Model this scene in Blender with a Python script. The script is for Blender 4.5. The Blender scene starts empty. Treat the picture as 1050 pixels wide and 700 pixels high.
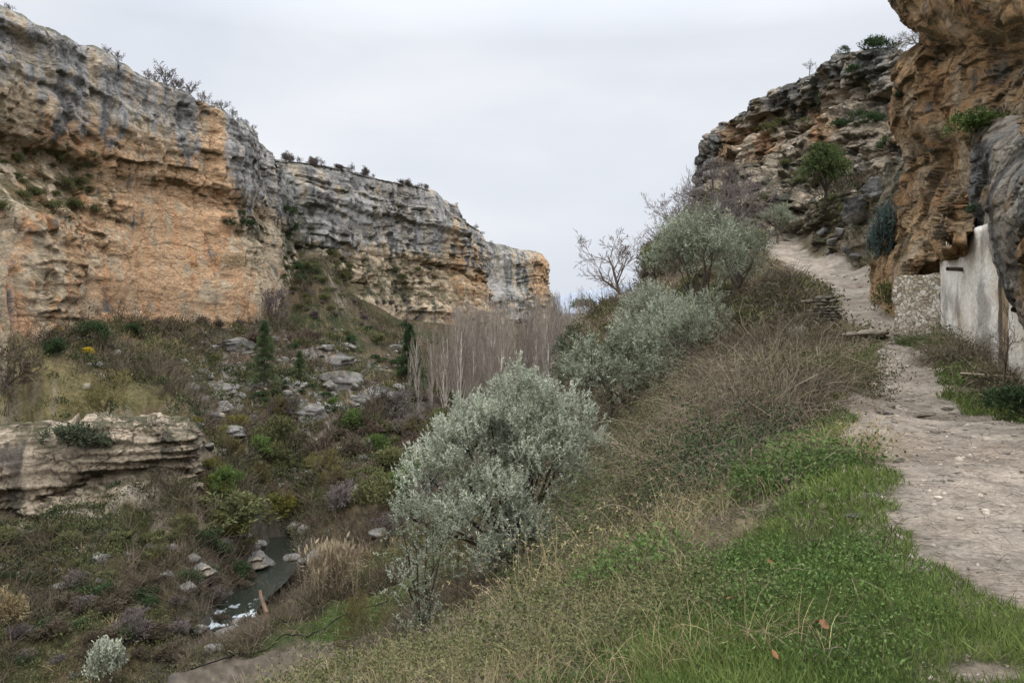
import bpy, math, random
import numpy as np
from mathutils import Vector, Matrix

rng = np.random.default_rng(7)
random.seed(7)
scene = bpy.context.scene
C = scene.collection
F, U0, V0 = 817.0, 525.0, 330.0          # lens in pixels of a 1050 px wide frame, eye at the origin

def W(u, v, Y):
    return ((u - U0) / F * Y, Y, (V0 - v) / F * Y)

# ------------------------------------------------------------------ noise
_pr = np.random.default_rng(11)
_perm = _pr.permutation(512).astype(np.int32)
_perm = np.concatenate([_perm, _perm, _perm])
_val = _pr.uniform(-1, 1, 2048)

def vnoise(x, y, z):
    xi = np.floor(x); yi = np.floor(y); zi = np.floor(z)
    fx = x - xi; fy = y - yi; fz = z - zi
    fx = fx*fx*fx*(fx*(fx*6-15)+10); fy = fy*fy*fy*(fy*(fy*6-15)+10); fz = fz*fz*fz*(fz*(fz*6-15)+10)
    xi = xi.astype(np.int64) & 511; yi = yi.astype(np.int64) & 511; zi = zi.astype(np.int64) & 511
    x1 = (xi + 1) & 511; y1 = (yi + 1) & 511; z1 = (zi + 1) & 511
    def h(a, b, c):
        return _val[_perm[_perm[_perm[a] + b] + c]]
    def lp(a, b, t): return a + (b - a) * t
    return lp(lp(lp(h(xi,yi,zi), h(x1,yi,zi), fx), lp(h(xi,y1,zi), h(x1,y1,zi), fx), fy),
              lp(lp(h(xi,yi,z1), h(x1,yi,z1), fx), lp(h(xi,y1,z1), h(x1,y1,z1), fx), fy), fz)

def fbm(x, y, z, octs=4, gain=0.5, lac=2.03):
    a = 1.0; s = 0.0; n = 0.0
    for k in range(octs):
        s = s + a * vnoise(x + 17.3*k, y - 9.1*k, z + 4.7*k)
        n += a; a *= gain
        x = x*lac; y = y*lac; z = z*lac
    return s / n * 1.6

def ridge(x, y, z, octs=4):
    a = 1.0; s = 0.0; n = 0.0
    for k in range(octs):
        s = s + a * (1 - np.abs(vnoise(x + 7.3*k, y + 3.1*k, z - 5.7*k)) * 2)
        n += a; a *= 0.5
        x = x*2.1; y = y*2.1; z = z*2.1
    return s / n

def sst(a, b, x):
    t = np.clip((x - a) / (b - a), 0, 1)
    return t*t*(3 - 2*t)

def mix3(a, b, m):
    return a + (b - a) * m[..., None]

# ------------------------------------------------------------------ mesh helpers
def new_mesh(name, V, quads=None, tris=None, col=None, tone=None, smooth=False):
    V = np.asarray(V, np.float32)
    me = bpy.data.meshes.new(name)
    nq = 0 if quads is None else len(quads)
    nt = 0 if tris is None else len(tris)
    me.vertices.add(len(V)); me.vertices.foreach_set('co', V.ravel())
    idx = []
    if nq: idx.append(np.asarray(quads, np.int32).ravel())
    if nt: idx.append(np.asarray(tris, np.int32).ravel())
    idx = np.concatenate(idx)
    me.loops.add(len(idx)); me.loops.foreach_set('vertex_index', idx)
    st = np.concatenate([np.arange(nq, dtype=np.int32)*4, nq*4 + np.arange(nt, dtype=np.int32)*3])
    me.polygons.add(nq + nt); me.polygons.foreach_set('loop_start', st)
    me.update(calc_edges=True)
    if smooth:
        me.polygons.foreach_set('use_smooth', np.ones(nq + nt, bool))
    if col is not None:
        a = me.attributes.new('Col', 'FLOAT_COLOR', 'POINT')
        c4 = np.ones((len(V), 4), np.float32); c4[:, :3] = col
        a.data.foreach_set('color', c4.ravel())
    if tone is not None:
        a = me.attributes.new('tone', 'FLOAT', 'POINT')
        a.data.foreach_set('value', np.asarray(tone, np.float32))
    me.validate()
    return me

def link(name, me, mat, parent=None, loc=None):
    o = bpy.data.objects.new(name, me)
    C.objects.link(o)
    if mat is not None and me is not None:
        if not me.materials: me.materials.append(mat)
    if parent is not None: o.parent = parent
    if loc is not None: o.location = loc
    return o

def tag(o, label=None, cat=None, group=None, kind=None):
    if label: o['label'] = label
    if cat: o['category'] = cat
    if group: o['group'] = group
    if kind: o['kind'] = kind
    return o

def empty(name, loc=(0, 0, 0), rz=0.0):
    o = bpy.data.objects.new(name, None)
    C.objects.link(o); o.location = loc; o.rotation_euler = (0, 0, rz)
    o.empty_display_size = 0.3
    return o

# ------------------------------------------------------------------ materials
def nodes_of(name):
    m = bpy.data.materials.new(name); m.use_nodes = True
    nt = m.node_tree
    b = nt.nodes['Principled BSDF']
    b.inputs['Roughness'].default_value = 0.95
    b.inputs['Specular IOR Level'].default_value = 0.1
    return m, nt, b

def N(nt, t, **kw):
    n = nt.nodes.new(t)
    for k, v in kw.items(): setattr(n, k, v)
    return n

def noise_node(nt, vec, scale, detail=6, rough=0.6, stretch=None):
    n = N(nt, 'ShaderNodeTexNoise')
    n.inputs['Scale'].default_value = scale
    n.inputs['Detail'].default_value = detail
    n.inputs['Roughness'].default_value = rough
    if stretch:
        mp = N(nt, 'ShaderNodeMapping'); mp.inputs['Scale'].default_value = stretch
        nt.links.new(vec, mp.inputs['Vector']); vec = mp.outputs['Vector']
    nt.links.new(vec, n.inputs['Vector'])
    return n

def ramp(nt, fac, stops):
    r = N(nt, 'ShaderNodeValToRGB')
    el = r.color_ramp.elements
    while len(el) < len(stops): el.new(0.5)
    for e, (p, c) in zip(el, stops):
        e.position = p; e.color = (c, c, c, 1) if not hasattr(c, '__len__') else (*c, 1)
    nt.links.new(fac, r.inputs['Fac'])
    return r

def mul(nt, a, b, fac=1.0, mode='MULTIPLY'):
    m = N(nt, 'ShaderNodeMix', data_type='RGBA', blend_type=mode)
    m.inputs['Factor'].default_value = fac
    nt.links.new(a, m.inputs[6]); nt.links.new(b, m.inputs[7])
    return m.outputs[2]

def mat_vertex(name, scales=((3, .7, 1.3),), bumps=((2, .2),), stretch=None, rough=0.95, joints=()):
    """colour attribute broken up by procedural noise, with procedural bump"""
    m, nt, b = nodes_of(name)
    at = N(nt, 'ShaderNodeAttribute', attribute_name='Col')
    tc = N(nt, 'ShaderNodeTexCoord')
    col = at.outputs['Color']
    for sc, lo, hi in scales:
        n = noise_node(nt, tc.outputs['Object'], sc, 8, 0.65, stretch)
        r = ramp(nt, n.outputs['Fac'], ((0.3, lo), (0.7, hi)))
        col = mul(nt, col, r.outputs['Color'])
    prev = None
    # joints and bedding cracks: warped cell edges, open only in patches
    for sc, zst, depth, dark in joints:
        wn = N(nt, 'ShaderNodeTexNoise'); wn.inputs['Scale'].default_value = sc*.8; wn.inputs['Detail'].default_value = 5; nt.links.new(tc.outputs['Object'], wn.inputs['Vector'])
        ws = N(nt, 'ShaderNodeVectorMath', operation='SCALE'); ws.inputs['Scale'].default_value = 1.1/sc; nt.links.new(wn.outputs['Color'], ws.inputs[0])
        wa = N(nt, 'ShaderNodeVectorMath', operation='ADD'); nt.links.new(tc.outputs['Object'], wa.inputs[0]); nt.links.new(ws.outputs['Vector'], wa.inputs[1])
        mp = N(nt, 'ShaderNodeMapping'); mp.inputs['Scale'].default_value = (sc, sc, sc*zst); nt.links.new(wa.outputs['Vector'], mp.inputs['Vector'])
        vo = N(nt, 'ShaderNodeTexVoronoi', feature='DISTANCE_TO_EDGE'); vo.inputs['Scale'].default_value = 1.0; nt.links.new(mp.outputs['Vector'], vo.inputs['Vector'])
        pn = noise_node(nt, tc.outputs['Object'], sc*.6, 4, .6); pr = ramp(nt, pn.outputs['Fac'], ((.42, 0.), (.56, 1.)))
        cr = ramp(nt, vo.outputs['Distance'], ((0., 0.), (.05, 1.)))
        mk = N(nt, 'ShaderNodeMix', data_type='RGBA'); mk.inputs[6].default_value = (1, 1, 1, 1)
        nt.links.new(pr.outputs['Color'], mk.inputs['Factor']); nt.links.new(cr.outputs['Color'], mk.inputs[7])
        dk = ramp(nt, mk.outputs[2], ((0., dark), (1., 1.))); col = mul(nt, col, dk.outputs['Color'])
        bp = N(nt, 'ShaderNodeBump'); bp.inputs['Distance'].default_value = depth; nt.links.new(mk.outputs[2], bp.inputs['Height'])
        if prev is not None: nt.links.new(prev, bp.inputs['Normal'])
        prev = bp.outputs['Normal']
    nt.links.new(col, b.inputs['Base Color'])
    for sc, dist in bumps:
        n = noise_node(nt, tc.outputs['Object'], sc, 8, 0.65, stretch)
        bp = N(nt, 'ShaderNodeBump'); bp.inputs['Strength'].default_value = 1.0
        bp.inputs['Distance'].default_value = dist
        nt.links.new(n.outputs['Fac'], bp.inputs['Height'])
        if prev is not None: nt.links.new(prev, bp.inputs['Normal'])
        prev = bp.outputs['Normal']
    if prev is not None: nt.links.new(prev, b.inputs['Normal'])
    b.inputs['Roughness'].default_value = rough
    return m

def mat_tone(name, dark, light, vary=0.25, trans=0.0, rough=0.9):
    """two colours blended by the tone attribute (leaf to leaf), shifted a little per object"""
    m, nt, b = nodes_of(name)
    at = N(nt, 'ShaderNodeAttribute', attribute_name='tone')
    r = N(nt, 'ShaderNodeValToRGB')
    el = r.color_ramp.elements
    el[0].color = (*dark, 1); el[1].color = (*light, 1)
    nt.links.new(at.outputs['Fac'], r.inputs['Fac'])
    oi = N(nt, 'ShaderNodeObjectInfo')
    rr = ramp(nt, oi.outputs['Random'], ((0, 1 - vary), (1, 1 + vary)))
    col = mul(nt, r.outputs['Color'], rr.outputs['Color'])
    nt.links.new(col, b.inputs['Base Color'])
    b.inputs['Roughness'].default_value = rough
    if trans > 0:
        out = nt.nodes['Material Output']
        tr = N(nt, 'ShaderNodeBsdfTranslucent'); nt.links.new(col, tr.inputs['Color'])
        mx = N(nt, 'ShaderNodeMixShader'); mx.inputs['Fac'].default_value = trans
        nt.links.new(b.outputs['BSDF'], mx.inputs[1]); nt.links.new(tr.outputs['BSDF'], mx.inputs[2])
        nt.links.new(mx.outputs['Shader'], out.inputs['Surface'])
    return m

# ------------------------------------------------------------------ camera, sky, sun
cam_d = bpy.data.cameras.new('camera'); cam = bpy.data.objects.new('camera', cam_d); C.objects.link(cam)
cam.location = (0, 0, 0); cam.rotation_euler = (math.radians(90), 0, 0)
cam_d.sensor_width = 36.0; cam_d.lens = 36.0 * F / 1050.0
cam_d.shift_y = -(350.0 - V0) / 1050.0
cam_d.clip_start = 0.1; cam_d.clip_end = 20000
scene.camera = cam

world = bpy.data.worlds.new('World'); scene.world = world; world.use_nodes = True
SUN_EL, SUN_ROT = math.radians(55), math.radians(165)
wt = world.node_tree; bg = wt.nodes['Background']
sky = N(wt, 'ShaderNodeTexSky', sky_type='NISHITA', sun_disc=False)
sky.sun_elevation = SUN_EL; sky.sun_rotation = SUN_ROT; sky.air_density = 1.0; sky.dust_density = 3.0
tcw = N(wt, 'ShaderNodeTexCoord')
mpw = N(wt, 'ShaderNodeMapping'); mpw.inputs['Scale'].default_value = (1.2, 1.2, 3.2)
wt.links.new(tcw.outputs['Generated'], mpw.inputs['Vector'])
cl = noise_node(wt, mpw.outputs['Vector'], 1.7, 5, 0.5)
cl.inputs['Distortion'].default_value = 0.3
# overcast deck: pale grey-blue with soft brighter patches (values before the 0.1 background strength)
clr = ramp(wt, cl.outputs['Fac'], ((0.30, (7.4, 7.8, 8.65)), (0.50, (8.3, 8.65, 9.3)), (0.66, (9.3, 9.5, 9.9))))
for e in clr.color_ramp.elements: e.color = (e.color[0]/10, e.color[1]/10, e.color[2]/10, 1)
sc10 = N(wt, 'ShaderNodeVectorMath', operation='SCALE'); sc10.inputs['Scale'].default_value = 10.0
wt.links.new(clr.outputs['Color'], sc10.inputs[0])
mxw = N(wt, 'ShaderNodeMix', data_type='RGBA'); mxw.inputs['Factor'].default_value = 0.93
wt.links.new(sky.outputs['Color'], mxw.inputs[6]); wt.links.new(sc10.outputs['Vector'], mxw.inputs[7])
# overcast luminance: the deck brightens towards the zenith
sepw = N(wt, 'ShaderNodeSeparateXYZ'); wt.links.new(tcw.outputs['Generated'], sepw.inputs[0])
zr = N(wt, 'ShaderNodeMapRange'); zr.inputs['From Min'].default_value = 0.33; zr.inputs['From Max'].default_value = 1.0
zr.inputs['To Min'].default_value = 1.0; zr.inputs['To Max'].default_value = 4.1
wt.links.new(sepw.outputs['Z'], zr.inputs['Value'])
zsc = N(wt, 'ShaderNodeVectorMath', operation='SCALE')
wt.links.new(mxw.outputs[2], zsc.inputs[0]); wt.links.new(zr.outputs['Result'], zsc.inputs['Scale'])
wt.links.new(zsc.outputs['Vector'], bg.inputs['Color']); bg.inputs['Strength'].default_value = 0.1

sun_d = bpy.data.lights.new('sun', 'SUN'); sun = bpy.data.objects.new('sun', sun_d); C.objects.link(sun)
sun_d.energy = 1.5; sun_d.angle = math.radians(60); sun_d.color = (1.0, 0.95, 0.88)
sd = Vector((math.sin(SUN_ROT)*math.cos(SUN_EL), math.cos(SUN_ROT)*math.cos(SUN_EL), math.sin(SUN_EL)))
sun.rotation_euler = sd.to_track_quat('Z', 'Y').to_euler()
sun.location = (0, -20, 60)

scene.render.engine = 'CYCLES'
scene.view_settings.view_transform = 'Standard'; scene.view_settings.look = 'None'
scene.view_settings.exposure = 0; scene.view_settings.gamma = 1
cy = scene.cycles
cy.max_bounces = 5; cy.diffuse_bounces = 3; cy.glossy_bounces = 1; cy.transmission_bounces = 2; cy.transparent_max_bounces = 4
cy.use_denoising = True
cy.use_adaptive_sampling = True; cy.adaptive_threshold = 0.02
cy.caustics_reflective = False; cy.caustics_refractive = False

# ------------------------------------------------------------------ terrain control points
path_pts = [(812,240,92,2.8),(800,247,84,3.0),(800,256,76,3.2),(818,266,67,3.4),(846,277,57,3.4),(870,291,47,2.6),
            (878,308,39,2.0),(889,327,33,1.7),(928,345,28,1.5),(930,370,22,1.7),(925,400,18,1.8)]
path_xyz = [W(u, v, Y) + (w,) for u, v, Y, w in path_pts]
path_xyz = [(46, 112, 13.0, 2.6), (37, 101, 11.6, 2.6)] + path_xyz
path_xyz += [(6.75, 13.2, -1.58, 2.35), (5.95, 10.7, -1.6, 2.6), (5.05, 7.6, -1.58, 2.5), (4.55, 6, -1.6, 2.5),
             (4.05, 4.8, -1.59, 2.4), (3.4, 3.5, -1.58, 2.3), (2.2, 0, -1.6, 2.2), (0.7, -5, -1.65, 2.2), (-3, -15, -1.9, 2.2), (-8, -30, -2.4, 2.2)]
path_xyz = np.array(path_xyz)
# dense centreline
def dense_line(P, n=12):
    P = np.asarray(P); out = []
    for i in range(len(P) - 1):
        p0 = P[max(i-1, 0)]; p1 = P[i]; p2 = P[i+1]; p3 = P[min(i+2, len(P)-1)]
        for t in np.linspace(0, 1, n, endpoint=False):
            out.append(0.5*((2*p1) + (-p0+p2)*t + (2*p0-5*p1+4*p2-p3)*t*t + (-p0+3*p1-3*p2+p3)*t**3))
    out.append(P[-1]); return np.array(out)
path_d = dense_line(path_xyz, 14)

ctrl = []
for i in range(len(path_xyz)):
    a = path_xyz[max(i-1, 0)]; b = path_xyz[min(i+1, len(path_xyz)-1)]
    d = (b - a)[:2]; d = d / np.linalg.norm(d); n = np.array([-d[1], d[0]])
    p = path_xyz[i]
    for k in (-0.55, 0, 0.55):
        ctrl.append((p[0] + n[0]*k*p[3], p[1] + n[1]*k*p[3], p[2] + 0.04*abs(k)))
uvY = """
800 600 5.1;700 650 4.7;600 700 4.5;525 690 5;450 690 7.2;400 690 10;350 720 30;300 760 25;380 700 20;330 712 40;420 690 14;620 570 10;700 525 11;830 455 13;560 620 12.5;480 640 17;440 645 22;400 650 27
500 602 26;640 480 25;600 560 16;700 440 18;700 400 27;750 385 22;800 400 17;760 372 26;850 362 24;850 322 35;838 322 34;836 300 37;800 335 34;770 312 42;810 300 45
860 385 18;880 365 22
758 302 48;727 350 38;680 388 37;705 402 33;640 440 34;600 450 45;605 352 50;657 299 62;620 302 62;590 316 63;583 345 61;576 390 58;574 425 54
660 272 85;700 230 98;730 200 112;690 262 80;740 262 72;780 272 62;770 285 56;740 240 92
50 380 112;120 402 106;0 395 105;30 345 124
0 536 92;60 521 93;130 500 94;190 493 95;200 500 97;-60 552 91
150 560 90;50 600 82;0 650 72;100 690 64;250 520 104;300 552 112
280 573 103;260 590 95;230 622 84;240 645 76;200 670 68
250 690 54.5;340 668 58;170 703 53;290 655 61;365 612 68;300 645 64;420 600 62;340 602 72;345 602 82;400 640 58;380 660 50;350 706 44;230 668 58;180 690 56
440 520 95;400 480 125;450 440 150;490 412 190;540 405 190;420 420 170;590 380 190
200 450 122;270 402 150;270 350 185;380 400 175;350 350 212;420 380 215;330 450 140;330 500 118;200 520 100;250 450 130;390 440 150;360 375 190
0 322 124;60 330 134;20 338 118;100 333 143;150 333 158;200 330 174;250 322 200;292 295 236;330 268 258;350 300 262;400 325 315;450 332 365;500 334 440;560 334 550;600 334 560;590 340 380
300 326 220;230 370 165;160 390 125
835 262 70;852 262 62;872 266 57;897 274 48;912 280 44;925 305 34
928 328 30;950 330 29;970 330 27.5;1000 345 23.8;1030 362 20.3;1050 373 18.5
970 420 15.5;1000 400 17;1040 440 11.5;1045 400 16
"""
for tok in uvY.replace('\n', ';').split(';'):
    if tok.strip():
        u, v, Y = map(float, tok.split()); ctrl.append(W(u, v, Y))
ctrl += [(-60,30,-25),(-40,0,-24),(-20,0,-13),(-8,0,-5.5),(-3.2,0,-2.3),(-1.2,0,-1.7),(0,0,-1.62),(0.6,2.6,-1.66),(-1.5,3,-2.0),(-6,10,-5.5),
         (-14,20,-11),(-25,30,-19),(-40,50,-28),(-28,60,-30),(-25,40,-31),(-22,20,-30),(-110,60,0),(-75,60,-20),(-90,100,-8),(-120,0,0),
         (-60,-60,-20),(0,-60,-12),(60,-60,5),(-12,-20,-9),(-20,-45,-14),(4,-15,-1.5),(9,0,-1.0),(9.5,5,-1.0),(10.2,10,-1.2),(14,2,-0.5),
         (16,12,-0.5),(24,22,0.5),(40,30,3),(30,50,5),(40,62,9),(60,60,10),(50,90,14),(60,120,18),(34,84,11.5),(30,73,10.8),
         (-150,160,2),(-120,250,5),(-60,400,8),(0,600,-4),(60,700,-6),(200,700,20),(300,400,40),(150,200,30),(-300,300,5),(-300,0,0),(300,0,20),
         (0,-300,0),(0,1500,20),(1500,1500,60),(-1500,1500,30),(1500,-500,30),(-1500,-500,20),(0,3500,30),(3000,3000,30),(-3000,3000,30),(0,-3000,30),
         (80,350,-6),(60,250,-6),(34,190,-10),(28,140,-9),(18,110,-8),(12,85,-6),(40,140,8),(60,180,10)]
for u, vt, vb, Yt in ((-60, 446, 556, 95), (-20, 440, 548, 96), (20, 436, 533, 97), (55, 436, 520, 97.5), (90, 438, 510, 98), (125, 437, 498, 98.5), (160, 433, 490, 99), (186, 437, 490, 100)):
    x, y, zf = W(u, vb + 4, Yt - 3.2); zt = W(u, vt, Yt)[2]
    ctrl += [(x, y, zf), (x + .2, y + 3.5, zf + .3), (x - 2.5, y + 7, zf + 2), (x - 4, y + 12.5, zt - .2), (x - 5, y + 16, zt + .7)]
ctrl = np.array(ctrl, float)

def warp(x, y):
    r = np.sqrt(x*x + y*y) + 1e-6
    g = np.log(1 + r/3.0) / r
    return x*g, y*g
_cx, _cy = warp(ctrl[:, 0], ctrl[:, 1])
_CC = 0.045
def _kern(d2): return np.sqrt(d2 + _CC*_CC)
_A = _kern((_cx[:, None]-_cx)**2 + (_cy[:, None]-_cy)**2)
_n = len(ctrl)
_M = np.zeros((_n+3, _n+3)); _M[:_n, :_n] = _A - np.eye(_n)*0.004
_M[:_n, _n] = 1; _M[_n, :_n] = 1; _M[:_n, _n+1] = _cx; _M[_n+1, :_n] = _cx; _M[:_n, _n+2] = _cy; _M[_n+2, :_n] = _cy
_r = np.zeros(_n+3); _r[:_n] = ctrl[:, 2]
_w = np.linalg.solve(_M, _r)

def base_h(x, y):
    x = np.asarray(x, float).ravel(); y = np.asarray(y, float).ravel()
    px, py = warp(x, y); out = np.empty(len(px))
    for i in range(0, len(px), 20000):
        s = slice(i, i+20000)
        d2 = (px[s, None]-_cx)**2 + (py[s, None]-_cy)**2
        out[s] = _kern(d2) @ _w[:_n] + _w[_n] + _w[_n+1]*px[s] + _w[_n+2]*py[s]
    return out

def seg_dist(x, y, L, wcol=None):
    """distance to a dense polyline and the interpolated width there"""
    best = np.full(len(x), 1e9); wb = np.zeros(len(x))
    for i in range(len(L)-1):
        a = L[i, :2]; d = L[i+1, :2] - a; l2 = d @ d + 1e-9
        t = np.clip(((x-a[0])*d[0] + (y-a[1])*d[1]) / l2, 0, 1)
        dd = np.hypot(x-a[0]-d[0]*t, y-a[1]-d[1]*t)
        m = dd < best
        best[m] = dd[m]
        if wcol is not None: wb[m] = (L[i, wcol] + (L[i+1, wcol]-L[i, wcol])*t)[m]
    return best, wb

river_line = np.array([(-33,112),(-30.5,104),(-29,94),(-29.5,84),(-27.5,76),(-27,68),(-27,58),(-25,40),(-22,20),(-22,-40)], float)
field_poly_c = np.array([W(252, 690, 55)[:2], W(345, 672, 57)[:2]])

def masks(x, y):
    x = np.asarray(x, float).ravel(); y = np.asarray(y, float).ravel()
    r = np.hypot(x, y)
    near = r < 130
    pd = np.full(len(x), 1e3); pw = np.ones(len(x))
    d, w = seg_dist(x[near], y[near], path_d[::3], 3); pd[near] = d; pw[near] = w
    jag = fbm(x*1.1, y*1.1, 0*x, 4)*0.28 + fbm(x*0.3, y*0.3, 3+0*x, 2)*0.18
    pm = sst(0.62, 0.40, pd/pw + jag*0.5)                 # 1 on the trodden path
    rd, _ = seg_dist(x, y, river_line)
    rm = sst(3.0, 1.2, rd + fbm(x*.3, y*.3, 5+0*x, 3)*1.2)
    # ploughed field: ellipse-like patch on the terrace above the river
    fx, fy = x + 16.0, y - 51.5
    ca, sa = math.cos(0.55), math.sin(0.55)
    ex, ey = (fx*ca + fy*sa)/9.5, (-fx*sa + fy*ca)/6.6
    fm = sst(1.06, 0.97, np.sqrt(ex**4 + ey**4)**0.5 + 0.03*fbm(x*.5, y*.5, 0*x, 2))
    return pm, rm, fm, pd, pw, rd

def height(x, y, detail=True, m=None):
    x = np.asarray(x, float).ravel(); y = np.asarray(y, float).ravel()
    h = base_h(x, y)
    if m is None: m = masks(x, y)
    pm, rm, fm, pd, pw, rd = m
    r = np.hypot(x, y)
    rough = sst(3, 60, r)
    quiet = 1 - np.maximum(sst(1.6, 0.6, pd/pw)*0.9, fm)
    z = np.zeros(len(x))
    for wl, amp in ((22, 1.3), (9, .75), (4, .42), (1.9, .22), (0.9, .11), (0.42, .05)):
        fade = sst(wl*260, wl*90, r)*sst(0.0, wl*1.2, r)
        z = z + amp*fade*fbm(x/wl, y/wl, wl+0*x, 2)*(0.35 + 0.65*rough)
    z = z*quiet
    # lumps on the path itself
    z = z + pm*(0.028*fbm(x*2.2, y*2.2, 0*x, 4) + 0.012*ridge(x*5, y*2.4, 0*x, 3))
    h = h + z
    fr = np.abs(fm)
    h = h*(1-fm) + fm*(base_h(x, y)*0.15 + 0.85*(-24.0 + 0.05*(x+17)*0 ) + 0.05*np.sin((x*math.cos(1.15)+y*math.sin(1.15))*5.5 + fbm(x*.2,y*.2,0*x,2)))
    h = h*(1-rm) + rm*np.minimum(h, -30.9)
    return h

def H1(x, y):
    return float(height(np.array([x]), np.array([y]))[0])

# ------------------------------------------------------------------ terrain fan
th_f = np.radians(np.linspace(-37, 37, 700))
th_s1 = np.radians(np.linspace(37, 180, 60)[1:])
th_s0 = np.radians(np.linspace(-180, -37, 60)[:-1])
TH = np.concatenate([th_s0, th_f, th_s1])
TH[-1] = math.pi; TH[0] = -math.pi
TH = TH[:-1]
RR = np.concatenate([np.exp(np.linspace(math.log(0.7), math.log(650), 560)), np.exp(np.linspace(math.log(650), math.log(7000), 30))[1:]])
gr, gt = np.meshgrid(RR, TH, indexing='ij')
tx, ty = (gr*np.sin(gt)).ravel(), (gr*np.cos(gt)).ravel()
tm = masks(tx, ty)
tz = height(tx, ty, m=tm)
nr, nth = gr.shape

def verge(x, y, m):
    pm, rm, fm, pd, pw, rd = m
    r = np.hypot(x, y); n2 = fbm(x*.5, y*.5, 7+0*x, 4); n3 = fbm(x*2.3, y*2.3, 1+0*x, 3)
    lim = np.interp(y, [2, 4.5, 7, 9, 14, 30], [4.4, 3.2, 1.7, 1.0, .75, .5])*(1 + .5*n2)
    return sst(1.35, .6, (pd - pw*.5)/lim)*sst(34, 22, r)*sst(-.6, .0, n2*.6 + .5*n3 + .3)

def ground_colour(x, y, z, m, nz):
    pm, rm, fm, pd, pw, rd = m
    r = np.hypot(x, y)
    n1 = fbm(x*.09, y*.09, 2+z*.09, 4); n2 = fbm(x*.5, y*.5, 7+z*.5, 4); n3 = fbm(x*2.3, y*2.3, 1+z*2.3, 3)
    A = np.array
    dry = A([.115, .085, .050]); olive = A([.060, .062, .026]); green = A([.040, .062, .016]); dark = A([.035, .030, .020]); straw = A([.19, .15, .085])
    rockc = A([.22, .20, .175]); pathc = A([.37, .315, .25]); soil = A([.105, .085, .064])
    c = np.tile(dry, (len(x), 1))
    c = mix3(c, olive, sst(-.25, .35, n1 + .5*n2))
    c = mix3(c, dark, sst(.0, .6, n2 - .4*n1)*.55)
    c = mix3(c, straw, sst(.25, .6, n3 - .3*n1)*.45)
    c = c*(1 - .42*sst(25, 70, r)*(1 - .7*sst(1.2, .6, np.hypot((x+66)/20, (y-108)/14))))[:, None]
    # fresh grass on the verges and damp terraces
    lim = np.interp(y, [2, 4.5, 7, 9, 14, 30], [4.4, 3.2, 1.7, 1.0, .75, .5])*(1 + .5*n2)
    g = sst(1.25, .7, (pd - pw*.5)/lim)*sst(34, 22, r)*sst(-.6, .0, n2*.6 + .5*n3 + .25)
    gv = g.copy()
    strip = sst(1, .5, np.abs((x + 10.8)/8.5)**2 + np.abs((y - 64 - (x+10.8)*.45)/6.0)**2)
    g = np.maximum(g, strip*sst(-.5, .2, n2+.3))
    c = mix3(c, green*1.0, g*.9)
    # rough pasture on the left terrace
    past = sst(1.2, .6, np.hypot((x+66)/20, (y-108)/14))
    c = mix3(c, A([.135, .112, .052]), past*.85*sst(-.6, .1, n2+.2))
    talus = sst(1.2, .5, np.hypot((x+42)/26, (y-165)/48))
    c = mix3(c, rockc*.75, talus*sst(.0, .45, n2 + .6*n3)*.9)
    steep = sst(.72, .5, nz)
    c = mix3(c, rockc*A([1.05, .95, .8]), steep*sst(-.3, .5, n2+.2)*.8)
    bk = sst(1.9, .8, pd/pw)*sst(9, 20, r)
    c = mix3(c, A([.16, .125, .08]), bk*.5)
    c = mix3(c, soil*(.9 + .25*n3[:, None]), fm)
    td, _ = seg_dist(x, y, np.array([W(-40, 552, 91), W(20, 533, 92.3), (W(60, 519, 93.2)), W(110, 503, 93.8), W(160, 490, 94.6)])[:, :2])
    c = mix3(c, A([.30, .255, .20]), sst(1.3, .6, td + .4*n2)*.9)
    c = mix3(c, A([.06, .055, .045]), sst(6, 2.2, rd)*.8)
    pc = pathc*(1 + .16*n3 + .12*n2)[:, None]
    pc = mix3(pc, A([.20, .155, .115]), sst(.0, .6, n2 + .4*n3)*.6)
    c = mix3(c, pc, pm)
    c = mix3(c, A([.20, .165, .115]), sst(.0, .5, pm)*sst(1, .5, pm)*.5)
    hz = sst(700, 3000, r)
    c = mix3(c, A([.36, .42, .50]), hz)  # painted air haze: ground colour fades to blue-grey far away
    return np.clip(c*(1 + .18*n3)[:, None], .004, 1)

zz = tz.reshape(nr, nth)
dzr = np.gradient(zz, axis=0)/np.gradient(gr, axis=0)
dzt = np.gradient(zz, axis=1)/(np.gradient(gt, axis=1)*gr)
nzv = (1/np.sqrt(1 + dzr**2 + dzt**2)).ravel()
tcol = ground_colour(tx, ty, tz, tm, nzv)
TV = np.concatenate([np.stack([tx, ty, tz], 1), [[0, 0, tz[:nth].mean()]]])
tcol = np.concatenate([tcol, [tcol[0]]])
ii, jj = np.meshgrid(np.arange(nr-1), np.arange(nth), indexing='ij')
j2 = (jj+1) % nth
tq = np.stack([ii*nth+jj, ii*nth+j2, (ii+1)*nth+j2, (ii+1)*nth+jj], -1).reshape(-1, 4)[:, ::-1]
tcen = np.stack([np.full(nth, nr*nth), np.arange(nth), (np.arange(nth)+1) % nth], 1)[:, ::-1]
qpm = tm[0][tq].mean(1); qfm = tm[2][tq].mean(1)

def sub_mesh(name, V, col, quads, tris=None):
    used = np.unique(np.concatenate([quads.ravel()] + ([tris.ravel()] if tris is not None else [])))
    mp = np.zeros(len(V), np.int64); mp[used] = np.arange(len(used))
    return new_mesh(name, V[used], mp[quads], None if tris is None else mp[tris], col=col[used], smooth=True)

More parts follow.
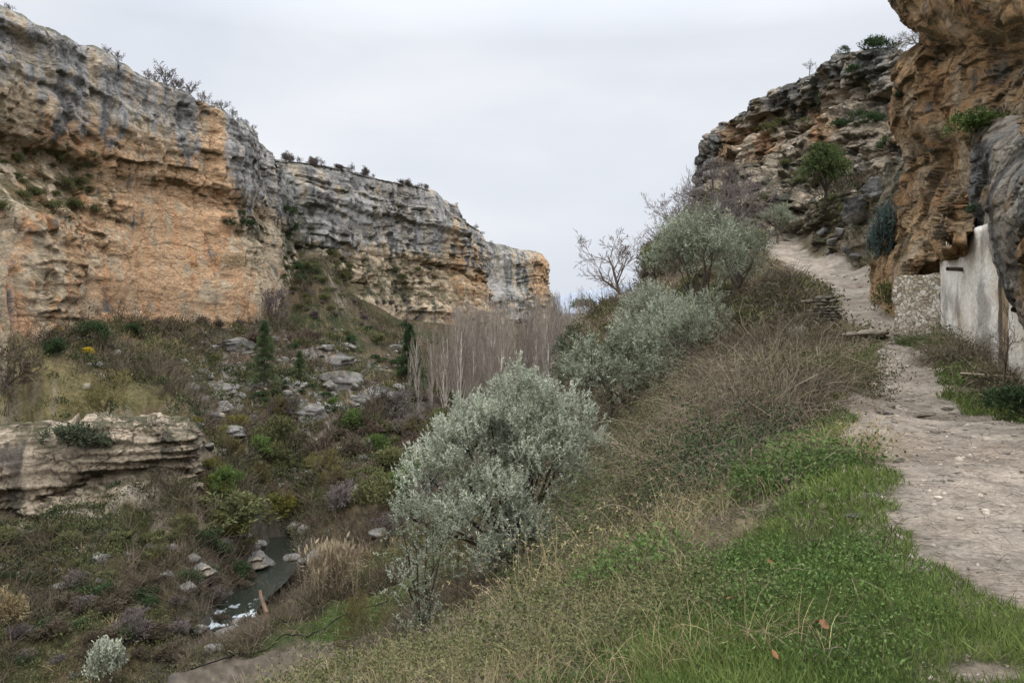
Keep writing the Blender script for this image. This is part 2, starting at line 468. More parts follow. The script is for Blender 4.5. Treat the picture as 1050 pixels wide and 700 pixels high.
M_ground = mat_vertex('ground_earth', ((1.1, .7, 1.3), (7, .7, 1.3)), ((1.0, .25), (6, .06), (25, .015)))
M_path = mat_vertex('path_dirt', ((.7, .75, 1.2), (3.2, .68, 1.28), (20, .6, 1.3)), ((3.5, .09), (14, .04), (50, .014)))
M_field = mat_vertex('field_soil', ((1.2, .85, 1.15), (9, .7, 1.3)), ((6, .06), (20, .03)))
is_p = qpm > .5; is_f = (qfm > .5) & ~is_p
ground = tag(link('ground', sub_mesh('ground', TV, tcol, tq[~is_p & ~is_f], tcen), M_ground), kind='structure')
path = tag(link('path', sub_mesh('path', TV, tcol, tq[is_p]), M_path), kind='structure')
field = tag(link('ploughed_field', sub_mesh('ploughed_field', TV, tcol, tq[is_f]), M_field), kind='structure')

# ------------------------------------------------------------------ cliffs
def cr_interp(P, t):
    """Catmull-Rom through P (n,k) at parameters t in [0,n-1]"""
    n = len(P); i = np.clip(np.floor(t).astype(int), 0, n-2); f = (t - i)[:, None]
    p0 = P[np.clip(i-1, 0, n-1)]; p1 = P[i]; p2 = P[i+1]; p3 = P[np.clip(i+2, 0, n-1)]
    m1 = (p2-p0)*.5; m2 = (p3-p1)*.5
    return (2*f**3-3*f**2+1)*p1 + (f**3-2*f**2+f)*m1 + (-2*f**3+3*f**2)*p2 + (f**3-f**2)*m2

def densify(G, ns, nt):
    """G (cols, rows, 3) -> (ns, nt, 3); parameters follow arc length"""
    def par(P, n):
        d = np.linalg.norm(np.diff(P, axis=0), axis=-1)
        d = d.mean(1) if d.ndim > 1 else d
        s = np.concatenate([[0], np.cumsum(d + 1e-6)])
        return np.interp(np.linspace(0, s[-1], n), s, np.arange(len(s)))
    tc = par(G, ns); tr = par(G.transpose(1, 0, 2), nt)
    A1 = np.stack([cr_interp(G[:, r], tc) for r in range(G.shape[1])], 1)
    return np.stack([cr_interp(A1[i], tr) for i in range(ns)], 0)

def grid_normals(Q):
    a = np.gradient(Q, axis=0); b = np.gradient(Q, axis=1)
    n = np.cross(a, b); l = np.linalg.norm(n, axis=-1, keepdims=True) + 1e-9
    return n/l

def grid_quads(ns, nt):
    i, j = np.meshgrid(np.arange(ns-1), np.arange(nt-1), indexing='ij')
    return np.stack([i*nt+j, (i+1)*nt+j, (i+1)*nt+j+1, i*nt+j+1], -1).reshape(-1, 4)

def rock_grid(G, ns, nt, size, flip=1, strata=.6, big=1.0, crack=.5, fine=.25, seed=0.0, sz=1.4, lipfade=.6, lipat=.72, block=.35):
    """dense displaced rock face: buttresses, vertical joints, bedding ledges, fine breakage; lengths scale with size"""
    Q = densify(np.asarray(G, float), ns, nt)
    n = grid_normals(Q)*flip
    nh = n.copy(); nh[..., 2] *= .35; nh /= np.linalg.norm(nh, axis=-1, keepdims=True) + 1e-9
    x, y, z = Q[..., 0]/size, Q[..., 1]/size, Q[..., 2]/size
    sh = x.shape; x = x.ravel() + seed; y = y.ravel() - seed; z = z.ravel()
    wz = z + .5*fbm(x*.15, y*.15, z*.15, 2)
    d = big*fbm(x*.10, y*.10, z*.06, 3)*2.2
    d = d + big*(ridge(x*.22, y*.22, z*.05, 2)-.5)*.9
    st = fbm(x*.05, y*.05, wz*sz*.8, 3)
    where = sst(-.35, .3, fbm(x*.14+5, y*.14, z*.2, 3))
    d = d + strata*np.tanh(st*6)*(.25 + .9*where)
    st2 = fbm(x*.12, y*.12, wz*sz*3.0, 3)
    d = d + strata*.4*np.tanh(st2*4)*where
    cr = np.abs(fbm(x*.45, y*.45, z*.10, 3)); d = d - crack*sst(.07, 0, cr)*(.4+.6*where)
    blk = np.abs(vnoise(x*.9+3, y*.9, wz*.8)); d = d - crack*.35*sst(.07, 0, blk)*where
    for bs, ba in ((.55, .55), (1.5, .28)):
        bw = .35*fbm(x*bs*.5, y*bs*.5, z*bs*.5 + 3, 2)
        hx_ = np.floor((x + y*.6)*bs + bw).astype(np.int64) & 511; hz_ = np.floor(wz*bs*1.7 + bw*.6).astype(np.int64) & 511; hy_ = np.floor((y - x*.6)*bs + bw).astype(np.int64) & 511
        d = d + block*ba*_val[_perm[_perm[_perm[hx_] + hz_] + hy_]]*(.35 + .8*where)
    d = d + fine*fbm(x*1.1, y*1.1, z*1.3, 5)*(.35 + .65*where)
    hollow = fbm(x*.3+9, y*.3, z*.45, 3); d = d - big*.6*sst(.4, .8, hollow)
    d = d - np.median(d) + .12
    fr = np.linspace(0, 1, nt)[None, :]*np.ones(sh); fade = 1 - lipfade*sst(lipat - .10, lipat, fr)
    d = d*fade.ravel()
    Q = Q + nh*(d.reshape(sh)*size)[..., None]
    return Q, d.reshape(sh), st.reshape(sh)

def proj(Q):
    return U0 + F*Q[..., 0]/Q[..., 1], V0 - F*Q[..., 2]/Q[..., 1]

def plan_cliff(ulip, vlip, uk, Yk, vbase, prof, ncol, flip=1, cap=(2.5, 22)):
    """columns over plan positions; prof rows (t, outward offset as fn of u)"""
    u = np.interp(np.linspace(0, len(ulip)-1, ncol), np.arange(len(ulip)), ulip)
    Y = np.interp(u, uk, Yk); v = np.interp(u, ulip, vlip); vb = np.interp(u, *vbase)
    X = (u-U0)/F*Y; zl = (V0-v)/F*Y; zb = (V0-vb)/F*Y
    p = np.stack([X, Y], 1); d = np.gradient(p, axis=0)
    k = np.ones(5)/5
    d = np.stack([np.convolve(np.pad(d[:, i], 2, 'edge'), k, 'valid') for i in (0, 1)], 1)
    d /= np.linalg.norm(d, axis=1, keepdims=True)
    nrm = np.stack([d[:, 1], -d[:, 0]], 1)*flip
    rows = []
    for t, f in prof:
        o = f(u)*np.ones(len(u))
        rows.append(np.stack([X + nrm[:, 0]*o, Y + nrm[:, 1]*o, zb + (zl-zb)*t], 1))
    rows.append(np.stack([X - nrm[:, 0]*cap[0], Y - nrm[:, 1]*cap[0], zl + .3], 1))
    rows.append(np.stack([X - nrm[:, 0]*cap[0]*3, Y - nrm[:, 1]*cap[0]*3, zl + .5], 1))
    rows.append(np.stack([X - nrm[:, 0]*cap[1], Y - nrm[:, 1]*cap[1], zl + 1.0], 1))
    return np.stack(rows, 1)

def rock_colour(Q, d, st, pal, orange, grey, veg, seed=0, size=1.0, beds=0.5):
    """pal: ochre, pale, grey, dark; masks 0..1 arrays"""
    A = np.array
    sh = d.shape
    x, y, z = (Q[..., 0]/size).ravel()+seed, (Q[..., 1]/size).ravel(), (Q[..., 2]/size).ravel()
    n1 = fbm(x*.1, y*.1, z*.1, 4).reshape(sh); n2 = fbm(x*.35, y*.35, z*.35, 4).reshape(sh)
    streak = fbm(x*.5, y*.5, z*.05, 4).reshape(sh); n3 = fbm(x*1.3, y*1.3, z*2.0, 3).reshape(sh)
    ochre, pale, gry, drk = map(A, pal)
    c = np.tile(pale, sh + (1,))
    om = sst(-.15, .3, orange + n2*.45 + streak*.3 - .5 + n1*.25)
    c = mix3(c, ochre, om)
    c = mix3(c, ochre*A([1.05, .80, .62]), om*sst(.1, .6, streak + .3*n3)*.7)
    gm = sst(-.12, .22, grey + streak*.5 + n2*.35 - .5)
    c = mix3(c, gry, gm)
    c = mix3(c, drk, gm*sst(.1, .5, streak + .3*n2)*.8)
    c = mix3(c, pale*1.1, gm*sst(.15, .5, -streak + .3*n3)*.45)
    c = mix3(c, drk, sst(.25, .6, n3 + .3*streak)*.45)
    c = c*(1 + beds*.35*st[..., None])
    nrm = grid_normals(Q); up = np.abs(nrm[..., 2])
    vg = np.clip(veg + sst(.45, .75, up)*.9, 0, 1)*sst(-.35, .15, n2 + .15)
    c = mix3(c, A([.055, .058, .028]), vg*.85)
    dd = d - (np.roll(d, 4, 0)+np.roll(d, -4, 0)+np.roll(d, 4, 1)+np.roll(d, -4, 1))/4
    return np.clip(c*(1 + .22*n3[..., None]), .01, .8)

def gb(u, v, u0, v0, su, sv):
    return np.exp(-((u-u0)/su)**2 - ((v-v0)/sv)**2)

def rock_object(name, G, ns, nt, size, mat, colour, flip=1, **kw):
    Q, d, st = rock_grid(G, ns, nt, size, flip, **kw)
    u, v = proj(Q)
    c = colour(Q, d, st, u, v)
    q = grid_quads(ns, nt)
    if flip < 0: q = q[:, ::-1]
    me = new_mesh(name, Q.reshape(-1, 3), q, col=c.reshape(-1, 3), smooth=False)
    return link(name, me, mat), Q

M_cliff = mat_vertex('limestone_far', ((.35, .78, 1.2), (1.6, .70, 1.28)), ((.6, .5), (2.2, .25)), stretch=(1, 1, 2.2), joints=((.085, 1.6, .2, .9), (.30, 3.2, .16, .84)))
M_cliff2 = mat_vertex('limestone_mid', ((.7, .75, 1.2), (4, .7, 1.28)), ((1.0, .5), (5, .14), (16, .04)), stretch=(1, 1, 1.8), joints=((.22, 1.8, .3, .5), (.7, 2.2, .12, .6)))
M_cliff3 = mat_vertex('limestone_near', ((1.1, .75, 1.25), (5, .72, 1.3), (26, .78, 1.22)), ((1.6, .4), (6, .16), (24, .04)), stretch=(1, 1, 1.5), joints=((.42, 1.5, .16, .42), (1.3, 2.4, .06, .55)))

PAL = ((.56, .365, .215), (.47, .375, .26), (.36, .35, .335), (.13, .122, .112))
# ---- left cliff, nearest stretch
ul = [-150, -60, 0, 20, 40, 43, 57, 91, 129, 151, 177, 200, 223, 243, 257, 277, 286, 294, 299]
vl = [-20, 2, 18.6, 28, 36, 40, 41, 56, 71, 84, 89, 99, 111, 126, 133, 150, 163, 172, 190]
sh_ = lambda u: np.clip((115 - u)/70, 0, 1)
prof1 = [(-.12, lambda u: 4 + 8*sh_(u)), (0, lambda u: 3.0 + 8*sh_(u)), (.2, lambda u: 1.6 + 8*sh_(u)), (.33, lambda u: .6 + 7.5*sh_(u)), (.40, lambda u: -.4 + 6*sh_(u)),
         (.47, lambda u: -.6 + 3*sh_(u)), (.54, lambda u: -1.0 + .3*sh_(u)), (.60, lambda u: -1.4 - 2.2*sh_(u)), (.66, lambda u: -.2+0*u), (.8, lambda u: .6+0*u), (.93, lambda u: 0*u), (1.0, lambda u: -.5+0*u)]
G = plan_cliff(ul, vl, [-150, 0, 60, 151, 223, 257, 285, 294, 299], [103, 130, 141, 164, 186, 204, 232, 250, 262],
               ([-150, 0, 60, 150, 200, 250, 299], [322, 330, 340, 343, 342, 338, 330]), prof1, 60)
def colA(Q, d, st, u, v):
    lip = np.interp(u, ul, vl); t = (v-lip)/(335-lip)
    grey = .95*sst(.42, .12, t) + .45*sst(225, 262, u)*sst(.8, .5, t) - .55*gb(u, v, 222, 150, 9, 60) - .5*gb(u, v, 205, 125, 10, 22) - .35*gb(u, v, 0, 105, 30, 22) + .25*gb(u, v, 130, 230, 30, 30)
    orange = .55 + .45*gb(u, v, 140, 250, 110, 100) + .5*gb(u, v, 222, 160, 10, 70) - .4*gb(u, v, 20, 270, 60, 45) + .25*gb(u, v, 120, 140, 60, 25) - .2*sst(235, 270, u)
    veg = 1.0*gb(u, v, 45, 188, 70, 30)*sst(140, 170, v) + .8*gb(u, v, 255, 235, 22, 14) + .7*gb(u, v, 240, 268, 22, 10) + .9*gb(u, v, 296, 260, 10, 60) + .3*gb(u, v, 130, 235, 22, 25)
    return rock_colour(Q, d, st, PAL, orange, grey, veg, 0, 1.0)
cliff_a, QA = rock_object('cliff', G, 520, 300, 4.0, M_cliff, colA, 1, big=.38, strata=.07, crack=.3, fine=.09, sz=1.2, block=.26, lipat=.80)
tag(cliff_a, 'tall ochre and grey limestone cliff filling the left of the gorge', kind='structure')

# ---- left cliff, second stretch
ul2 = [255, 287, 317, 350, 383, 407, 433, 450, 460, 473, 480, 497, 500, 503]
vl2 = [158, 165, 167, 173, 182, 187, 192, 198, 208, 213, 227, 238, 246, 262]
prof2 = [(-.12, lambda u: 9+0*u), (.0, lambda u: 7.5+0*u), (.10, lambda u: 7+0*u), (.12, lambda u: 5.5+0*u), (.20, lambda u: 5.2+0*u), (.22, lambda u: 3.8+0*u), (.31, lambda u: 3.4+0*u), (.34, lambda u: 1.5+0*u), (.39, lambda u: 1+0*u), (.43, lambda u: -2.+0*u), (.5, lambda u: 0*u), (.7, lambda u: 0*u),
         (.8, lambda u: .3+0*u), (.84, lambda u: -1.5+0*u), (.95, lambda u: -2+0*u), (1, lambda u: -3+0*u)]
G = plan_cliff(ul2, vl2, [255, 287, 350, 407, 450, 480, 497, 503], [280, 284, 310, 350, 388, 418, 445, 480],
               ([255, 330, 400, 500], [318, 322, 328, 330]), prof2, 50)
def colB(Q, d, st, u, v):
    lip = np.interp(u, ul2, vl2); t = (v-lip)/(325-lip)
    grey = .85*sst(.62, .4, t) + .25 - .65*gb(u, v, 468, 255, 14, 45) - .5*gb(u, v, 492, 265, 10, 35) - .3*gb(u, v, 320, 215, 25, 20) - .3*gb(u, v, 385, 195, 50, 6)
    orange = .35 + .6*gb(u, v, 468, 255, 16, 50) + .6*gb(u, v, 492, 275, 10, 35) + .4*gb(u, v, 432, 240, 12, 20) + .25*gb(u, v, 320, 215, 20, 20)
    veg = .9*gb(u, v, 305, 240, 22, 40) + .7*gb(u, v, 350, 280, 30, 14) + .5*gb(u, v, 400, 268, 60, 5) + .45*gb(u, v, 420, 300, 50, 12) + .4*gb(u, v, 395, 217, 30, 8) + .6*gb(u, v, 380, 292, 90, 22)
    return rock_colour(Q, d, st, PAL, orange, grey, veg, 40, 1.5)
cliff_b, QB = rock_object('cliff', G, 420, 230, 5.0, M_cliff, colB, 1, big=.36, strata=.13, crack=.33, fine=.09, block=.40, lipat=.78, sz=1.3, seed=31)
tag(cliff_b, 'grey banded limestone cliff farther up the left side of the gorge', kind='structure')

# ---- left cliff, farthest buttress
ul3 = [485, 500, 513, 530, 550, 558, 560.5, 562, 561]
vl3 = [246, 249, 252, 257, 259, 262, 266, 275, 262]
prof3 = [(-.1, lambda u: 10+0*u), (0, lambda u: 8+0*u), (.2, lambda u: 5+0*u), (.35, lambda u: 2+0*u), (.5, lambda u: 0*u), (.8, lambda u: 0*u), (1, lambda u: -1+0*u)]
G = plan_cliff([485, 500, 513, 530, 550, 558, 560, 561, 562], [246, 249, 252, 257, 259, 262, 264, 266, 268], [485, 500, 530, 558, 560, 561, 562], [505, 520, 552, 580, 586, 600, 640],
               ([485, 562], [325, 325]), prof3, 34)
def colC(Q, d, st, u, v):
    grey = .75 - .8*gb(u, v, 556, 280, 10, 30) + .2*gb(u, v, 515, 275, 15, 30)
    orange = .35 + .6*gb(u, v, 556, 285, 12, 35) + .3*gb(u, v, 540, 300, 20, 10)
    veg = .7*gb(u, v, 512, 268, 14, 14) + .6*gb(u, v, 530, 312, 30, 8)
    return rock_colour(Q, d, st, PAL, orange, grey, veg, 80, 2.0)
cliff_c, QC = rock_object('cliff', G, 220, 140, 6.0, M_cliff, colC, 1, big=.35, strata=.12, crack=.3, fine=.10, seed=61)
tag(cliff_c, 'farthest grey buttress of the cliff ending in a sheer orange corner', kind='structure')

# ---- low outcrop on the left below the pasture
cols = []
for u, vt, vm1, vm2, vb, Yt in ((-70, 446, 470, 505, 560, 95), (-20, 440, 468, 500, 548, 96), (20, 436, 470, 512, 533, 97), (55, 436, 466, 500, 520, 97.5), (90, 438, 460, 482, 510, 98), (125, 437, 452, 474, 498, 98.5),
                           (160, 433, 446, 468, 490, 99), (188, 437, 450, 470, 490, 100), (200, 450, 460, 474, 492, 103), (206, 455, 462, 476, 494, 110)):
    cols.append([W(u, vb + 12, Yt-3), W(u, vb, Yt-3), W(u, (vm2+vb)/2, Yt-1.2), W(u, vm2, Yt-2.8), W(u, vm1, Yt-2.4), W(u, vt+4, Yt-1), W(u, vt, Yt), W(u, vt-3, Yt+5), W(u, vt-3, Yt+9), W(u, vt-1, Yt+14)])
def colD(Q, d, st, u, v):
    return rock_colour(Q, d, st, ((.46, .335, .215), (.52, .43, .32), (.32, .29, .25), (.13, .11, .09)), .35+0*u, .25+.25*gb(u, v, 195, 470, 20, 40), .9*gb(u, v, 60, 450, 40, 9)+.2*sst(445, 436, v), 5, .8)
outcrop, QD = rock_object('outcrop', cols, 300, 130, 1.1, M_cliff2, colD, 1, big=.35, strata=.55, crack=.35, fine=.10, sz=2.3, block=.5)
tag(outcrop, 'low buff rock outcrop with a hollowed foot below the rough pasture', kind='structure')

# ---- right cliff above the path, farther part
ur = [728, 732, 737, 748, 763, 783, 810, 826, 838, 850, 865, 887, 910, 933, 960, 1000]
vr = [190, 165, 138, 125, 113, 92, 79, 77, 66, 58, 56, 55, 56, 58, 52, 48]
wl_ = lambda u: np.clip((u - 726)/45, .12, 1)
prof4 = [(-.15, lambda u: 17*wl_(u)), (0, lambda u: 14*wl_(u)), (.15, lambda u: 11*wl_(u)), (.28, lambda u: 8.5*wl_(u)), (.36, lambda u: 5.5*wl_(u)), (.5, lambda u: 4.0*wl_(u)), (.62, lambda u: 3.2*wl_(u)), (.68, lambda u: 1+0*u), (.75, lambda u: -.8+0*u), (.85, lambda u: .6+0*u),
         (.94, lambda u: .6+0*u), (1, lambda u: -.3+0*u)]
G = plan_cliff(ur, vr, [728, 732, 737, 763, 783, 810, 837, 860, 887, 933, 1000], [142, 135, 130, 122, 117, 112, 103, 98, 93, 85, 72],
               ([716, 760, 800, 840, 880, 933, 1000], [235, 235, 245, 235, 240, 270, 290]), prof4, 54, flip=1, cap=(2, 14))
def colE(Q, d, st, u, v):
    lip = np.interp(u, ur, vr); t = (v-lip)/90
    grey = .42 + .35*sst(.5, .1, t) - .7*gb(u, v, 775, 140, 22, 22) - .8*gb(u, v, 845, 138, 16, 26) - .5*gb(u, v, 742, 150, 10, 25) - .6*gb(u, v, 885, 100, 16, 14) - .5*gb(u, v, 905, 140, 20, 18)
    orange = .35 + .7*gb(u, v, 775, 142, 25, 22) + .6*gb(u, v, 845, 138, 18, 28) + .35*gb(u, v, 742, 150, 12, 25) + .1*gb(u, v, 885, 95, 20, 14)
    veg = .8*gb(u, v, 800, 128, 26, 12) + .8*gb(u, v, 880, 75, 20, 14) + .5*gb(u, v, 800, 190, 50, 24) + .8*gb(u, v, 900, 118, 30, 6) + .6*gb(u, v, 840, 110, 20, 6) + .4*gb(u, v, 745, 190, 20, 20)
    return rock_colour(Q, d, st, ((.60, .40, .24), (.54, .45, .34), (.36, .35, .33), (.14, .135, .12)), orange, grey, veg, 15, .9)
cliff_d, QE = rock_object('cliff', G, 420, 330, 2.2, M_cliff2, colE, 1, big=.45, strata=.22, crack=.45, fine=.11, block=.7, seed=12)
tag(cliff_d, 'dark weathered limestone crag rising beyond the bend of the path', kind='structure')

# ---- bank of rock beside the bend of the path
cols = []
for (u0_, v0_, Y0), (u1, v1, Y1), (u2, v2, Y2) in (
        ((822, 246, 92), (824, 228, 95), (830, 212, 100)), ((829, 256, 80), (833, 232, 82), (836, 214, 86)), ((838, 264, 70), (840, 236, 72), (843, 208, 76)), ((855, 267, 62), (855, 236, 64), (855, 203, 69)),
        ((874, 270, 56), (872, 236, 58), (868, 198, 64)), ((890, 274, 51), (890, 236, 53), (886, 190, 60)), ((905, 280, 46.5), (905, 236, 48), (900, 180, 56)), ((918, 290, 41), (918, 236, 43), (916, 170, 50)), ((930, 305, 36), (930, 236, 40), (934, 165, 46)), ((950, 312, 35), (950, 236, 38), (954, 160, 44))):
    a, b, c_ = np.array(W(u0_, v0_, Y0)), np.array(W(u1, v1, Y1)), np.array(W(u2, v2, Y2))
    cols.append([a - [0, 0, 1.5], a, a*.6+b*.4 + [0, -.3, 0], b, b*.4+c_*.6 + [0, 0, .3], c_, c_ + [.8, 3, .25], c_ + [2.5, 9, .5]])
def colF(Q, d, st, u, v):
    grey = .35 + .2*gb(u, v, 890, 225, 25, 25); orange = .3 + .3*gb(u, v, 845, 225, 25, 25)
    veg = .55*sst(232, 205, v) + .5*gb(u, v, 850, 222, 25, 22) + .3*gb(u, v, 905, 270, 20, 10)
    return rock_colour(Q, d, st, ((.30, .21, .12), (.30, .25, .175), (.2, .19, .175), (.07, .062, .05)), orange, grey, veg, 25, .6)
bank, QF = rock_object('rock_bank', cols, 260, 150, .8, M_cliff2, colF, 1, big=.5, strata=.35, crack=.4, fine=.16, block=.6, seed=44)
tag(bank, 'earthy rock bank on the uphill side of the path bend', kind='structure')

# ---- near cliff at the right edge
NC = [
 [(935,300,62),(935,262,60),(945,225,56),(955,190,52),(962,160,50),(945,130,50),(945,100,50),(955,65,49),(975,42,49),(970,28,49),(950,4,47),(945,-30,47),(955,-80,50)],
 [(906,292,46),(911,266,43.5),(926,228,39),(936,190,37),(943,160,36.5),(929,130,36),(931,100,36),(938,66,35),(960,44,35),(957,26,33),(932,6,32),(928,-30,32),(938,-80,35)],
 [(926,332,32),(926,284,31),(938,258,29.5),(950,225,30.5),(955,190,31.5),(962,160,32),(953,130,31),(957,100,31),(964,68,30.5),(982,46,30.5),(981,27,28),(962,0,27),(955,-40,27),(960,-90,29)][:13],
 [(958,334,30),(958,282,30),(962,268,25.0),(968,225,25.4),(975,190,28),(980,160,28.5),(972,130,28.5),(978,100,28.5),(985,66,28.5),(1000,44,28.5),(1000,26,26),(985,-5,25),(980,-40,25)],
 [(985,345,28),(985,282,28),(985,261,22.5),(985,222,22.7),(992,190,25.5),(1000,160,26),(992,130,26.5),(998,100,27),(1005,66,27),(1015,44,27),(1016,24,24.5),(1005,-8,24),(1005,-40,24)],
 [(1015,360,26),(1015,300,26),(1008,262,25),(1004,228,24.8),(1008,190,24.8),(1014,160,25),(1010,130,25),(1016,100,25),(1022,66,25.5),(1032,44,25.5),(1034,22,23),(1025,-10,23),(1025,-40,23)],
 [(1048,380,24),(1046,335,24),(1040,302,23.5),(1036,250,23.5),(1036,205,23.5),(1036,165,23.5),(1036,125,23),(1036,100,23),(1042,66,24),(1052,44,24.5),(1056,18,22),(1048,-12,22),(1048,-40,22)],
 [(1085,398,20),(1085,360,20),(1080,330,20),(1080,262,20),(1080,205,20.5),(1080,165,21),(1070,125,21),(1064,100,21),(1065,66,21.5),(1075,44,22),(1080,15,20),(1074,-15,20),(1075,-40,20)],
 [(1180,440,14),(1180,400,13.5),(1130,365,11),(1120,290,11),(1115,220,12),(1120,165,13),(1125,125,14),(1130,100,15),(1135,60,16),(1140,30,17),(1150,0,16),(1150,-30,16),(1150,-60,16)],
 [(1500,520,9.5),(1480,440,9),(1450,380,8),(1420,290,8),(1420,200,8.5),(1420,120,9),(1420,80,9.5),(1420,40,10),(1420,0,11),(1420,-40,12),(1420,-60,12),(1420,-80,12),(1420,-120,12)],
]
NCW = [[W(*p) for p in col] for col in NC]
def colG(Q, d, st, u, v):
    rm = .5*sst(1000, 1015, u + 10*np.sin(v*.05))*sst(95, 125, v)
    grey = .12 + .6*rm + .3*gb(u, v, 925, 240, 14, 40) + .25*sst(60, 30, v)*sst(1000, 960, u) + .2*gb(u, v, 955, 180, 20, 30)
    orange = .75*(1-rm) + .1 - .2*gb(u, v, 990, 240, 30, 15)
    veg = .85*gb(u, v, 1000, 150, 30, 28)*sst(.3, .6, (u-960)/60 + (v-130)/200) + .35*gb(u, v, 1030, 115, 20, 15) + .5*gb(u, v, 925, 262, 16, 16)
    c = rock_colour(Q, d, st, ((.56, .36, .19), (.52, .40, .26), (.38, .35, .30), (.14, .115, .085)), orange, grey, veg, 35, .35, beds=.7)
    return c
cliff_n, QG = rock_object('cliff', NCW, 420, 460, 1.1, M_cliff3, colG, 1, big=.36, strata=.055, crack=.42, fine=.085, block=.36, seed=3, sz=.8, lipfade=0)
NB = [[(1042,300,24.5),(1036,280,23.8),(1028,258,23.2),(1024,225,23.4),(1028,190,23.6),(1034,160,24),(1040,142,24.8)],
 [(1024,304,22.2),(1016,282,21.0),(1008,260,20.2),(1004,224,20),(1009,190,20.5),(1017,160,21.5),(1028,134,23.8)],
 [(1042,336,21.6),(1036,318,19.6),(1030,302,18.2),(1022,245,17.6),(1022,195,18),(1029,155,19.5),(1038,124,22.4)],
 [(1075,376,19.5),(1070,358,17.5),(1062,338,15.8),(1055,262,15.2),(1053,205,15.6),(1056,155,17),(1062,118,20.8)],
 [(1150,420,15),(1140,385,13.5),(1125,352,12),(1115,280,11.6),(1115,210,12),(1115,150,13.5),(1115,110,17.2)],
 [(1400,540,10),(1380,460,9.3),(1350,395,8.6),(1330,290,8.4),(1330,200,8.8),(1330,130,9.8),(1330,80,13)]]
def colH(Q, d, st, u, v):
    n = fbm(Q[..., 0].ravel()*.9, Q[..., 1].ravel()*.9, Q[..., 2].ravel()*.9, 3).reshape(u.shape)
    return rock_colour(Q, d, st, ((.44, .31, .18), (.47, .41, .33), (.33, .32, .295), (.115, .105, .09)), .35 + .5*n, .45 - .7*n, .6*sst(165, 120, v) + .25*(n > .25), 55, .45, beds=.3)
nb_rock, QH = rock_object('cliff', [[W(*q) for q in c] for c in NB], 300, 240, .9, M_cliff3, colH, 1, big=.30, strata=.04, crack=.55, fine=.20, block=.30, seed=71, lipfade=0)
tag(nb_rock, 'grey lichened rock bulging out over the whitewashed wall', kind='structure')
tag(cliff_n, 'overhanging ochre rock face at the right edge above the path', kind='structure')

# ---- distant hills; air haze is painted into their pale blue-grey colours
hv = []
hx = np.linspace(-1200, 1500, 120)
for Y, base, amp, k in ((2600, 60, 70, 0), (4200, 130, 120, 9)):
    pass
def hill(name, Y, pts, colr, seed):
    xs = np.linspace(-.9*Y, .9*Y, 160); us = U0 + F*xs/Y
    zt = (V0 - np.interp(us, *pts))/F*Y + fbm(xs*12/Y, 0*xs+seed, 0*xs, 4)*.006*Y
    rows = []
    for k, (dy, f) in enumerate(((-.25, -.2), (-.15, .25), (-.07, .7), (0, 1), (.1, .6), (.3, -.2))):
        rows.append(np.stack([xs, np.full_like(xs, Y*(1+dy)) + fbm(xs*9/Y, 0*xs+k, 0*xs, 3)*.02*Y, zt*f], 1))
    Q = np.stack(rows, 1); Q = densify(Q, 200, 24)
    cc = np.tile(np.array(colr), (Q.shape[0]*Q.shape[1], 1))*(1+.15*fbm(Q[..., 0].ravel()*25/Y, Q[..., 1].ravel()*25/Y, Q[..., 2].ravel()*25/Y, 4))[:, None]
    m = mat_vertex(name, ((.01, .85, 1.15),), ())
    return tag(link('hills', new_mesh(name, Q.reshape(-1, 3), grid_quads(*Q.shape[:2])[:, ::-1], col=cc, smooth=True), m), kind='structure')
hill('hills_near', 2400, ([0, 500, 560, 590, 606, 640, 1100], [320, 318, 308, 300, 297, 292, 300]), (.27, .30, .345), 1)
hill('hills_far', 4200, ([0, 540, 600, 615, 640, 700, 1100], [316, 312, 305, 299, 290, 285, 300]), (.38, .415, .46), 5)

# ================================================================== plants
def unit(a): return a/(np.linalg.norm(a, axis=-1, keepdims=True)+1e-9)

def cards(cen, dirs, L, Wd, r, bend=0.0):
    """pointed leaf cards; returns verts and quads"""
    n = len(cen); dirs = unit(dirs)
    side = unit(np.cross(dirs, r.normal(size=(n, 3))))
    L = np.broadcast_to(L, n)[:, None]; Wd = np.broadcast_to(Wd, n)[:, None]
    up = np.cross(side, dirs)
    b = cen; t = cen + dirs*L + up*L*bend; m = cen + dirs*L*.5
    V = np.stack([b, m + side*Wd*.5, t, m - side*Wd*.5], 1).reshape(-1, 3)
    return V, np.arange(n*4).reshape(-1, 4)

def tubes(segs, sides=4):
    """segs (n,8): p0 p1 r0 r1"""
    s = np.asarray(segs, float); p0, p1, r0, r1 = s[:, :3], s[:, 3:6], s[:, 6], s[:, 7]
    d = unit(p1-p0); a = np.where(np.abs(d[:, 2:3]) < .9, [[0, 0, 1.]], [[1., 0, 0]])
    x = unit(np.cross(d, a)); y = np.cross(d, x)
    an = np.arange(sides)*2*math.pi/sides
    ring = np.cos(an)[None, :, None]*x[:, None] + np.sin(an)[None, :, None]*y[:, None]
    V = np.concatenate([p0[:, None] + ring*r0[:, None, None], p1[:, None] + ring*r1[:, None, None]], 1)
    n = len(s); base = np.arange(n)[:, None]*2*sides; k = np.arange(sides)[None]; k2 = (k+1) % sides
    q = np.stack([base+k, base+k2, base+sides+k2, base+sides+k], -1).reshape(-1, 4)
    return V.reshape(-1, 3), q

